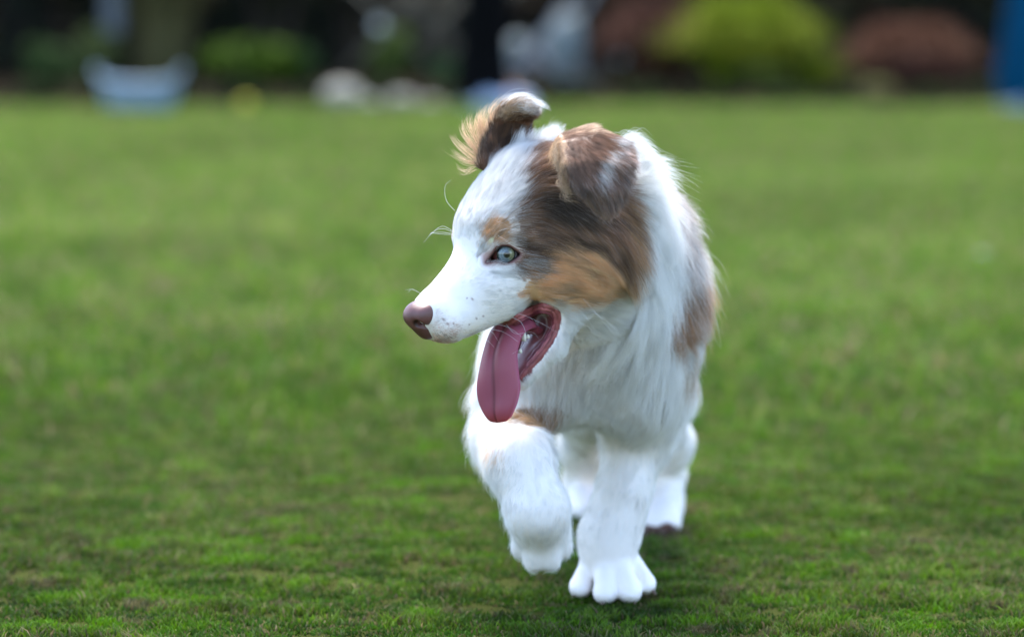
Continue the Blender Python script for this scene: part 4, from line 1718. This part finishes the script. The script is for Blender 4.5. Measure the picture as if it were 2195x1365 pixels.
# big shrubs that close the view
rsb = np.random.RandomState(77)
DK, DK2 = (.022, .021, .013), (.042, .038, .020)
BR, BR2 = (.060, .034, .022), (.10, .060, .035)
OL, OL2 = (.055, .055, .025), (.10, .095, .045)
big = [(-60, 19.6, .62, 1.5, DK, DK2, 'near black evergreen shrub at the far left end of the bed'),
       (150, 20.2, .55, 1.7, DK, DK2, 'near black evergreen shrub behind the grey post'),
       (360, 19.9, .50, 1.4, OL, OL2, 'olive brown shrub standing behind the pale blue tub'),
       (590, 19.6, .50, 1.6, DK, DK2, 'dark evergreen shrub behind the green bush beside the yellow ball'),
       (760, 20.0, .50, 1.5, DK, (.05, .04, .022), 'dark shrub with a few brown leaves behind the cream stone'),
       (930, 19.9, .40, 1.3, (.07, .05, .03), (.16, .11, .065), 'tan brown shrub behind the crossed laths'),
       (1100, 20.2, .50, 1.7, DK, BR, 'dark brown shrub behind the person in black trousers'),
       (1260, 20.0, .48, 1.4, BR, (.075, .05, .03), 'rusty brown shrub behind the pushchair'),
       (1420, 19.8, .42, 1.2, BR, BR2, 'reddish brown shrub to the left behind the bright green grass clump'),
       (1620, 20.2, .52, 1.5, BR, OL2, 'brown shrub directly behind the bright green grass clump'),
       (1800, 19.9, .46, 1.4, OL, BR, 'olive brown shrub between the bright grass and the bronze clump'),
       (1990, 20.0, .52, 1.6, DK, DK2, 'dark evergreen shrub directly behind the bronze clump'),
       (2200, 19.8, .60, 1.6, DK, DK2, 'dark evergreen shrub behind the person in blue jeans')]
for i, (px, Y, r, h, c1, c2, lab) in enumerate(big):
    shrub('shrub', gx(px, Y), Y, r * 1.15, r, h, c1, c2, 9000, .055, 100 + i, lab, 'shrub', 'tall shrubs along the back of the bed')
# far hedge
V, F, P = leaf_cloud(60000, lambda rs, n: (np.stack([rs.uniform(-14, 14, n), 21.6 + .9 * rs.rand(n) ** 1.5 * np.sign(rs.rand(n) - .3), 3.4 * rs.rand(n) ** .8], 1), np.tile((0, -1.0, .3), (n, 1))), .11, 55)
Cc = np.array((.018, .024, .012)) * (1 + .5 * rsb.rand(len(P), 1))
hd = empty('hedge')
tag(hd, 'tall dark hedge closing the garden behind all the shrubs', 'hedge')
mesh_obj('foliage', V, F, M_LEAF, hd, False, np.repeat(Cc, 4, 0))
vb = np.array([(x, y, z) for x in (-14.2, 14.2) for y in (21.5, 22.6) for z in (0, 3.2)])
mesh_obj('branch_mass', vb, [[0, 1, 3, 2], [4, 6, 7, 5], [0, 4, 5, 1], [2, 3, 7, 6], [1, 5, 7, 3]], mat('branches', (.014, .013, .009), .95), hd, False)

# smaller plants
rl = np.random.RandomState(5)
for i in range(17):
    px = -60 + i * 145 + rl.uniform(-25, 25)
    Y = 16.72 + rl.uniform(-.06, .14)
    ri = rl.uniform(.10, .17)
    kind = ('dark green', 'blackish green', 'brownish green')[i % 3]
    where = ('at the left end of the bed', 'left of the pale blue tub', 'behind the left rim of the tub', 'behind the right rim of the tub', 'behind the yellow ball', 'between yellow ball and cream stone',
             'behind the cream stone', 'behind the smallest stone', 'left of the crossed laths', 'at the feet of the person in black', 'under the pushchair', 'right of the pushchair wheels', 'left of the bright grass clump',
             'under the bright grass clump', 'between the bright tuft and the bronze clump', 'in front of the bronze clump', 'beside the person in jeans')[i]
    shrub('bush', gx(px, Y), Y, ri, .10, rl.uniform(.06, .11), ((.014, .022, .008), (.010, .014, .008), (.022, .018, .008))[i % 3], (.035, .05, .015), 700, .028, 300 + i,
          'knee low %s edging plant %s' % (kind, where), 'bush', 'low edging plants at the front of the bed', stems=3)
shrub('bush', gx(110, 18.0), 18.0, .17, .16, .27, (.030, .050, .016), (.055, .085, .025), 2600, .035, 201, 'low dark green bush left of the pale blue tub', 'bush', 'low green bushes in the bed')
shrub('bush', gx(215, 18.3), 18.3, .13, .14, .30, (.05, .06, .02), (.09, .11, .035), 2000, .035, 202, 'low yellow green bush just behind the left rim of the tub', 'bush', 'low green bushes in the bed')
shrub('bush', gx(530, 18.0), 18.0, .30, .20, .29, (.028, .055, .007), (.075, .12, .012), 3600, .038, 203, 'mid green bush behind the yellow ball', 'bush', 'low green bushes in the bed')
shrub('bush', gx(620, 18.2), 18.2, .15, .16, .24, (.025, .05, .016), (.04, .08, .025), 2200, .035, 204, 'small deep green bush beside the cream stone', 'bush', 'low green bushes in the bed')
shrub('bush', gx(830, 18.2), 18.2, .12, .14, .31, (.05, .07, .016), (.10, .14, .03), 2200, .035, 205, 'narrow green bush right of the cream stone', 'bush', 'low green bushes in the bed')
shrub('bush', gx(955, 18.3), 18.3, .12, .14, .17, (.03, .06, .02), (.06, .11, .04), 1600, .035, 206, 'tiny green bush left of the black trousers', 'bush', 'low green bushes in the bed')

blades_clump('reed_clump', gx(350, 18.7), 18.7, .36, .95, 1300, (.08, .078, .03), (.13, .11, .05), 31, 'tall olive straw coloured reeds rising behind the pale blue tub', .7, .010, 'reeds')
blades_clump('ornamental_grass', gx(1600, 17.95), 17.95, .42, .50, 2600, (.09, .16, .003), (.27, .30, .03), 32, 'bright yellow green arching grass clump, the brightest plant in the bed', .95, .009)
shrub('bush', gx(1620, 17.4), 17.4, .19, .10, .17, (.020, .030, .006), (.045, .065, .010), 1500, .03, 401, 'added dark bush standing in for the shade low in the bright green grass clump', 'bush', 'low green bushes in the bed')  # added bush, a dark stand-in for shade inside the clump
shrub('bush', gx(1975, 17.4), 17.4, .26, .10, .19, (.022, .010, .008), (.050, .020, .014), 2000, .03, 402, 'added dark red bush standing in for the shade under the bronze grass clump', 'bush', 'low green bushes in the bed')  # added bush whose dark red takes the place of shade below the arch
blades_clump('ornamental_grass', gx(1745, 17.8), 17.8, .20, .22, 900, (.10, .15, .006), (.20, .24, .03), 33, 'small yellow green grass tuft at the right foot of the bright clump', .95, .008)
blades_clump('ornamental_grass', gx(1950, 17.95), 17.95, .36, .37, 3000, (.07, .026, .016), (.19, .10, .062), 34, 'reddish bronze arching grass clump right of the bright green one', .98, .009)
blades_clump('ornamental_grass', gx(1395, 18.5), 18.5, .30, .46, 2200, (.06, .026, .018), (.14, .07, .05), 35, 'dull red brown grass clump between pushchair and bright green clump', .95, .009)
blades_clump('ornamental_grass', gx(1880, 17.3), 17.3, .10, .10, 350, (.16, .17, .06), (.25, .24, .10), 36, 'little straw green tuft in front of the bronze clump', .95, .007)


# pale blue flexible tub with two raised handles
def tub():
    Y = 15.95
    X = gx(300, Y)
    e = empty('garden_tub', (X, Y, 0))
    e.scale = (.82, .82, .86)
    tag(e, 'pale blue plastic garden tub with two raised handles on the far lawn', 'tub')
    M = mat('pale_blue_plastic', (.20, .28, .36), .6)
    n = 64
    prof = [(.0, .004), (.150, .004), (.160, .012), (.185, .09), (.205, .165), (.212, .172), (.203, .176), (.196, .165), (.176, .09), (.150, .02), (0, .018)]
    V = []
    for (r, z) in prof:
        for j in range(n):
            a = 2 * math.pi * j / n
            zz = z
            if z > .15:
                zz += .034 * abs(math.cos(a)) ** 3 - .022
            V.append((r * math.cos(a) * 1.03, r * math.sin(a) * .75, zz))
    F = []
    for i in range(len(prof) - 1):
        for j in range(n):
            k_ = (j + 1) % n
            F.append((i * n + j, i * n + k_, (i + 1) * n + k_, (i + 1) * n + j))
    mesh_obj('tub_body', V, np.array(F), M, e)
    V = [(0, 0, .150)] + [(.188 * math.cos(a), .138 * math.sin(a), .148) for a in np.linspace(0, 6.2832, 33)[:-1]]
    mesh_obj('inner_shade', V, [(0, 1 + i, 1 + (i + 1) % 32) for i in range(32)], mat('tub_shade', (.012, .016, .008), .95), e)  # added dark disc, stands in for the shade inside the tub
    for s_ in (1, -1):
        p = [(s_ * .208, -.06, .178), (s_ * .214, -.045, .203), (s_ * .216, 0, .212), (s_ * .214, .045, .203), (s_ * .208, .06, .178)]
        v, f = tube(spline(p, 6), .009, 10)
        mesh_obj('handle', v, f, M, e)
    v, f = tube(spline([(-.165 + .33 * u, -.138 * math.sin(math.pi * (.12 + .76 * u)) - .006, .045) for u in np.linspace(0, 1, 9)], 4), .006, 8)
    mesh_obj('band', v, f, M, e)


tub()


def sphere_mesh(name, c, r, m, seed=0, rough=0.0, parent=None, sq=(1, 1, 1)):
    bm = bmesh.new()
    bmesh.ops.create_icosphere(bm, subdivisions=4, radius=1)
    V = np.array([v.co for v in bm.verts])
    F = np.array([[v.index for v in f.verts] for f in bm.faces])
    bm.free()
    V = V * (1 + rough * snoise(V, 2.2, seed)[:, None] + rough * .3 * snoise(V, 7, seed + 1)[:, None]) * r * np.array(sq)
    return mesh_obj(name, V + np.array(c), F, m, parent)


M_YEL = mat('yellow_felt', (.42, .36, .02), .8)
o = sphere_mesh('ball', (gx(528, 16.2), 16.2, .028), .028, M_YEL, 3, .004)
tag(o, 'small yellow ball on the far lawn right of the tub', 'ball')
o = sphere_mesh('ball', (gx(1090, 16.7), 16.7, .058), .045, mat('orange_rubber', (.50, .17, .03), .5), 5, .004)
o.location.z = -.013
tag(o, 'dull orange ball beside the pale shoe of the person in black', 'ball')
M_ROCK = mat('pale_stone', (.29, .27, .215), .9)
for (px, Y, r, sq, lab, sd) in ((735, 16.55, .076, (1.15, .9, .80), 'large rounded cream stone at the front edge of the bed', 1),
                                (862, 16.55, .052, (1.3, .9, .72), 'smaller pale grey stone right of the cream stone', 2),
                                (795, 16.5, .034, (1.1, .9, .8), 'smallest pale stone between the two bigger ones', 3),
                                (925, 16.55, .036, (1.3, .9, .6), 'flat greenish stone left of the black trousers', 4)):
    o = sphere_mesh('stone', (gx(px, Y), Y, r * sq[2] * .85), r, M_ROCK, sd + 40, .06, None, sq)
    tag(o, lab, 'stone', 'pale stones edging the bed')
o = blades_clump('flower', gx(770, 16.6), 16.6, .05, .05, 140, (.35, .33, .05), (.45, .42, .10), 44, 'little yellowish flowering tuft below the cream stone', .95, .008, 'flower')

# added white flower heads on stems, standing in for blurred glints
for (px, py, Y, lab) in ((812, 55, 18.2, 'added white flower head standing in for a glint above the narrow green bush'), (1330, 128, 18.0, 'small added white flower head standing in for a glint right of the pushchair')):
    p = W(px, py, Y)
    e = empty('flower', (p[0], Y, 0))
    tag(e, lab, 'flower')
    V, F = tube(spline([(.03, 0, 0), (.012, 0, p[2] * .5), (0, 0, p[2])], 6), .004, 6)
    mesh_obj('stem', V, F, mat('stem_green', (.05, .09, .02), .7), e)
    V, F = [], []
    rr = .024 if px < 1000 else .012
    for k_ in range(12):
        a = 2 * math.pi * k_ / 12
        c_, s_ = math.cos(a), math.sin(a)
        o_ = len(V)
        for (r, w_, y_) in ((.15, .12, 0), (.6, .30, -.12), (1.0, .16, .05)):
            V += [(rr * (r * c_ - w_ * s_), y_ * rr, p[2] + rr * (r * s_ + w_ * c_)), (rr * (r * c_ + w_ * s_), y_ * rr, p[2] + rr * (r * s_ - w_ * c_))]
        F += [(o_, o_ + 1, o_ + 3, o_ + 2), (o_ + 2, o_ + 3, o_ + 5, o_ + 4)]
    mesh_obj('petals', V, F, mat('white_petal', (.75, .75, .70), .7), e, False)

e = empty('daisy', (gx(2110, 8.05), 8.05, 0))
tag(e, 'tiny white daisy alone on the right side of the lawn', 'flower')
V, F = tube([(0, 0, 0), (0, 0, .018)], .0008, 6)
mesh_obj('stem', V, F, mat('daisy_stem', (.05, .1, .02), .7), e)
V, F = tube([(0, 0, .017), (0, 0, .019), (0, 0, .020)], [.011, .012, .004], 18)
mesh_obj('petals', V, F, mat('daisy_petal', (.8, .8, .76), .7), e)

# grey post
e = empty('post', (gx(245, 18.6), 18.6, 0))
tag(e, 'pale grey wooden post with a blue cap rising behind the tub', 'post')
bm = bmesh.new()
bmesh.ops.create_cube(bm, size=1, matrix=Matrix.Translation((0, 0, .78)) @ Matrix.Diagonal((.085, .085, 1.0, 1)))
bmesh.ops.bevel(bm, geom=bm.edges[:], offset=.006, segments=2, affect='EDGES')
me = bpy.data.meshes.new('shaft')
bm.to_mesh(me)
bm.free()
me.materials.append(mat('weathered_grey', (.11, .12, .13), .8))
o = bpy.data.objects.new('shaft', me)
COL.objects.link(o)
o.parent = e
V, F = tube([(0, 0, 0), (0, 0, .30)], .018, 12)
mesh_obj('foot_rod', V, F, mat('rod', (.10, .10, .09), .6), e)
V, F = tube([(0, 0, 1.28), (0, 0, 1.31), (0, 0, 1.33)], [.052, .052, .02], 16)
mesh_obj('cap', V, F, mat('blue_cap', (.08, .15, .33), .5), e)

# crossed laths
e = empty('trellis', (gx(935, 18.9), 18.9, 0))
tag(e, 'thin crossed pale laths of a low trellis left of the black trousers', 'trellis')
M_LATH = mat('pale_lath', (.13, .12, .085), .8)
for s_ in (1, -1):
    for dx in (-.22, 0.0, .22):
        V, F = tube([(dx - s_ * .30, .012 * s_, 0.02), (dx + s_ * .30, .012 * s_, .62)], .009, 6)
        mesh_obj('lath', V, F, M_LATH, e)


# pushchair
def pushchair():
    Y = 18.1
    X = gx(1160, Y)
    e = empty('pushchair', (X, Y, 0), RAD(-18))
    tag(e, 'pale grey pushchair with a dark hood opening parked at the bed edge', 'pushchair')
    MF = mat('grey_fabric', (.16, .185, .18), .9)
    MD = mat('dark_lining', (.02, .025, .03), .9)
    MM = mat('pale_metal', (.30, .30, .32), .5, Metallic=.4)
    MT = mat('tyre', (.03, .03, .03), .8)
    # seat shell
    V, F = [], []
    n = 40
    prof = [(0, -.02), (.11, -.02), (.165, .03), (.19, .10), (.185, .17), (.15, .235), (.10, .262), (.085, .245), (.07, .17), (.06, .10), (0, .07)]
    for (r, z) in prof:
        for j in range(n):
            a = 2 * math.pi * j / n
            V.append((.105 + r * math.cos(a) * .46, r * math.sin(a) * .85, z + .10 + .03 * math.cos(a) * (z > .15)))
    for i in range(len(prof) - 1):
        for j in range(n):
            k_ = (j + 1) % n
            F.append((i * n + j, i * n + k_, (i + 1) * n + k_, (i + 1) * n + j))
    mesh_obj('seat_shell', V, np.array(F), MF, e)
    sphere_mesh('foot_muff', (-.105, -.03, .20), .075, MF, 4, .10, e, (.75, 1.2, 1.0))
    sphere_mesh('lining', (.005, -.06, .21), .06, MD, 1, .04, e, (.6, 1.1, 1.25))
    for s_ in (1, -1):
        V, F = tube(spline([(-.17, s_ * .15, .06), (0, s_ * .17, .20), (.15, s_ * .17, .40), (.30, s_ * .17, .62), (.46, s_ * .17, .80)], 6), .011, 8)
        mesh_obj('frame_tube', V, F, MM, e)
        V, F = tube([(.18, s_ * .15, .06), (.02, s_ * .17, .22)], .010, 8)
        mesh_obj('frame_tube', V, F, MM, e)
    V, F = tube([(.46, -.17, .80), (.46, .17, .80)], .016, 10)
    mesh_obj('handle', V, F, mat('foam', (.35, .33, .34), .8), e)
    for sx in (-.17, .18):
        for sy in (-.19, .19):
            P = [(sx + .060 * math.cos(a), sy, .066 + .060 * math.sin(a)) for a in np.linspace(0, 2 * math.pi, 33)]
            V, F = [], []
            for i in range(32):
                a = 2 * math.pi * i / 32
                for j in range(8):
                    b = 2 * math.pi * j / 8
                    r = .054 + .011 * math.cos(b)
                    V.append((sx + r * math.cos(a), sy + .011 * math.sin(b), .066 + r * math.sin(a)))
            F = [(i * 8 + j, i * 8 + (j + 1) % 8, ((i + 1) % 32) * 8 + (j + 1) % 8, ((i + 1) % 32) * 8 + j) for i in range(32) for j in range(8)]
            wv = mesh_obj('wheel', V, np.array(F), MT, e)
            VV, FF, o_ = [], [], 0
            for q_ in range(6):
                a = math.pi * q_ / 6
                v, f = tube([(sx - .048 * math.cos(a), sy, .066 - .048 * math.sin(a)), (sx + .048 * math.cos(a), sy, .066 + .048 * math.sin(a))], .003, 6)
                VV.append(v)
                FF += [tuple(x + o_ for x in t_) for t_ in f]
                o_ += len(v)
            mesh_obj('spokes', np.concatenate(VV), FF, MM, wv)


pushchair()


# ------------------------------------------------------------------ the two people at the edge of the lawn
def person(X, Y, rz, legs, trouser, shoe, top, hair, label):
    """legs: per leg (hip x, hip y, knee x, y, foot x, y) in the body frame (front is -y)"""
    def ax3(x0, x1, y0, y1, z0, z1, st=.014):
        return Field(np.arange(x0, x1, st), np.arange(y0, y1, st), np.arange(z0, z1, st))
    R = np.array([[math.cos(rz), math.sin(rz), 0], [-math.sin(rz), math.cos(rz), 0], [0, 0, 1]])

    def place(V):
        return V @ R + np.array((X, Y, 0))
    B = ax3(-.42, .42, -.32, .36, -.01, 1.80)
    Tr = ax3(-.30, .30, -.30, .34, .03, 1.06)
    Tp = ax3(-.42, .42, -.25, .25, .84, 1.52)
    SH = []
    for (hx, hy, kx, ky, fx, fy) in legs:
        B.chain([((hx, hy, .90), .078), ((kx, ky, .50), .052), ((fx, fy + .01, .10), .036), ((fx, fy + .01, .05), .036)], k=.03)
        B.cap((fx, fy + .02, .04), (fx, fy - .15, .03), .035, .028, k=.02)
        Tr.chain([((hx, hy, .92), .092), ((kx, ky, .50), .072), ((fx, fy + .01, .16), .066), ((fx, fy + .005, .085), .070)], k=.03)
        s_ = ax3(fx - .10, fx + .10, fy - .26, fy + .12, -.004, .16, .006)
        s_.cap((fx, fy + .02, .045), (fx, fy - .15, .036), .044, .034, k=.02)
        s_.cap((fx, fy + .01, .05), (fx, fy + .01, .11), .044, .042, k=.02)
        s_.ell((fx, fy - .06, .012), (.048, .15, .013), k=.006)
        SH.append(s_)
    B.ell((0, .01, .96), (.155, .11, .12), k=.05)
    B.cap((0, 0, 1.02), (0, .01, 1.34), .115, .13, k=.06)
    B.cap((-.15, .01, 1.40), (.15, .01, 1.40), .055, .055, k=.05)
    B.cap((0, .0, 1.42), (0, -.01, 1.54), .052, .050, k=.03)
    B.ell((0, -.015, 1.645), (.072, .092, .112), k=.02)
    B.ell((0, -.045, 1.585), (.05, .055, .045), k=.02)
    B.ell((0, -.112, 1.632), (.011, .016, .02), k=.012)
    for sx in (1, -1):
        B.ell((sx * .074, 0, 1.635), (.010, .02, .03), k=.008)
        B.chain([((sx * .185, .01, 1.40), .050), ((sx * .235, .03, 1.13), .040), ((sx * .23, -.05, .90), .029), ((sx * .225, -.06, .85), .026)], k=.02)
        B.ell((sx * .222, -.065, .81), (.016, .034, .045), k=.012)
        for q_ in range(4):
            yy = -.093 + q_ * .019
            ln = (.062, .072, .070, .055)[q_]
            B.cap((sx * .222, yy, .785), (sx * (.222 - .012), yy - .004, .785 - ln), .0105, .009, k=.004)
        B.cap((sx * .218, -.095, .82), (sx * .205, -.115, .765), .011, .009, k=.006)
        Tp.chain([((sx * .185, .01, 1.40), .066), ((sx * .235, .03, 1.13), .056), ((sx * .23, -.045, .92), .044)], k=.03)
    Tr.ell((0, .01, .97), (.172, .128, .11), k=.05)
    Tp.cap((0, 0, .94), (0, .01, 1.34), .145, .15, k=.06)
    Tp.cap((-.15, .01, 1.40), (.15, .01, 1.40), .07, .07, k=.05)
    V, F = B.mesh(2)
    e = mesh_obj('person', place(V), F, mat('skin', (.52, .31, .22), .5))
    tag(e, label, 'person', 'people standing at the far edge of the lawn')
    V, F = Tr.mesh(2)
    V = V + (.006 * snoise(V * np.array((1, 1, .35)), 30, 9))[:, None] * np.array((1, .6, 0))
    mesh_obj('trousers', place(V), F, mat('trouser_cloth', trouser, .95, **{'Specular IOR Level': .08}), e)
    V, F = Tp.mesh(2)
    mesh_obj('jacket', place(V), F, mat('jacket_cloth', top, .85), e)
    for s_ in SH:
        V, F = s_.mesh(1)
        mesh_obj('shoe', place(V), F, mat('shoe_fabric', shoe, .6), e)
    Hh = ax3(-.11, .11, -.13, .13, 1.55, 1.80, .008)
    Hh.ell((0, .012, 1.672), (.083, .097, .103), k=.02)
    Hh.ell((0, -.115, 1.60), (.085, .055, .085), k=.02, op='sub')
    V, F = Hh.mesh(1)
    mesh_obj('hair', place(V), F, mat('hair', hair, .7), e)


person(gx(1037, 16.25), 16.25, RAD(58), [(-.075, 0, -.062, -.02, -.05, .02), (.075, 0, .062, -.01, .05, -.03)],
       (.0022, .0022, .0026), (.34, .41, .54), (.03, .03, .035), (.03, .02, .015),
       'person in black trousers and pale shoes standing side on behind the puppy')
person(gx(2196, 15.95), 15.95, RAD(62), [(-.085, 0, -.085, -.05, -.09, -.10), (.085, 0, .08, .03, .09, .08)],
       (.0005, .050, .115), (.36, .44, .55), (.10, .11, .13), (.05, .03, .02),
       'person in blue jeans and pale shoes at the right end of the lawn')
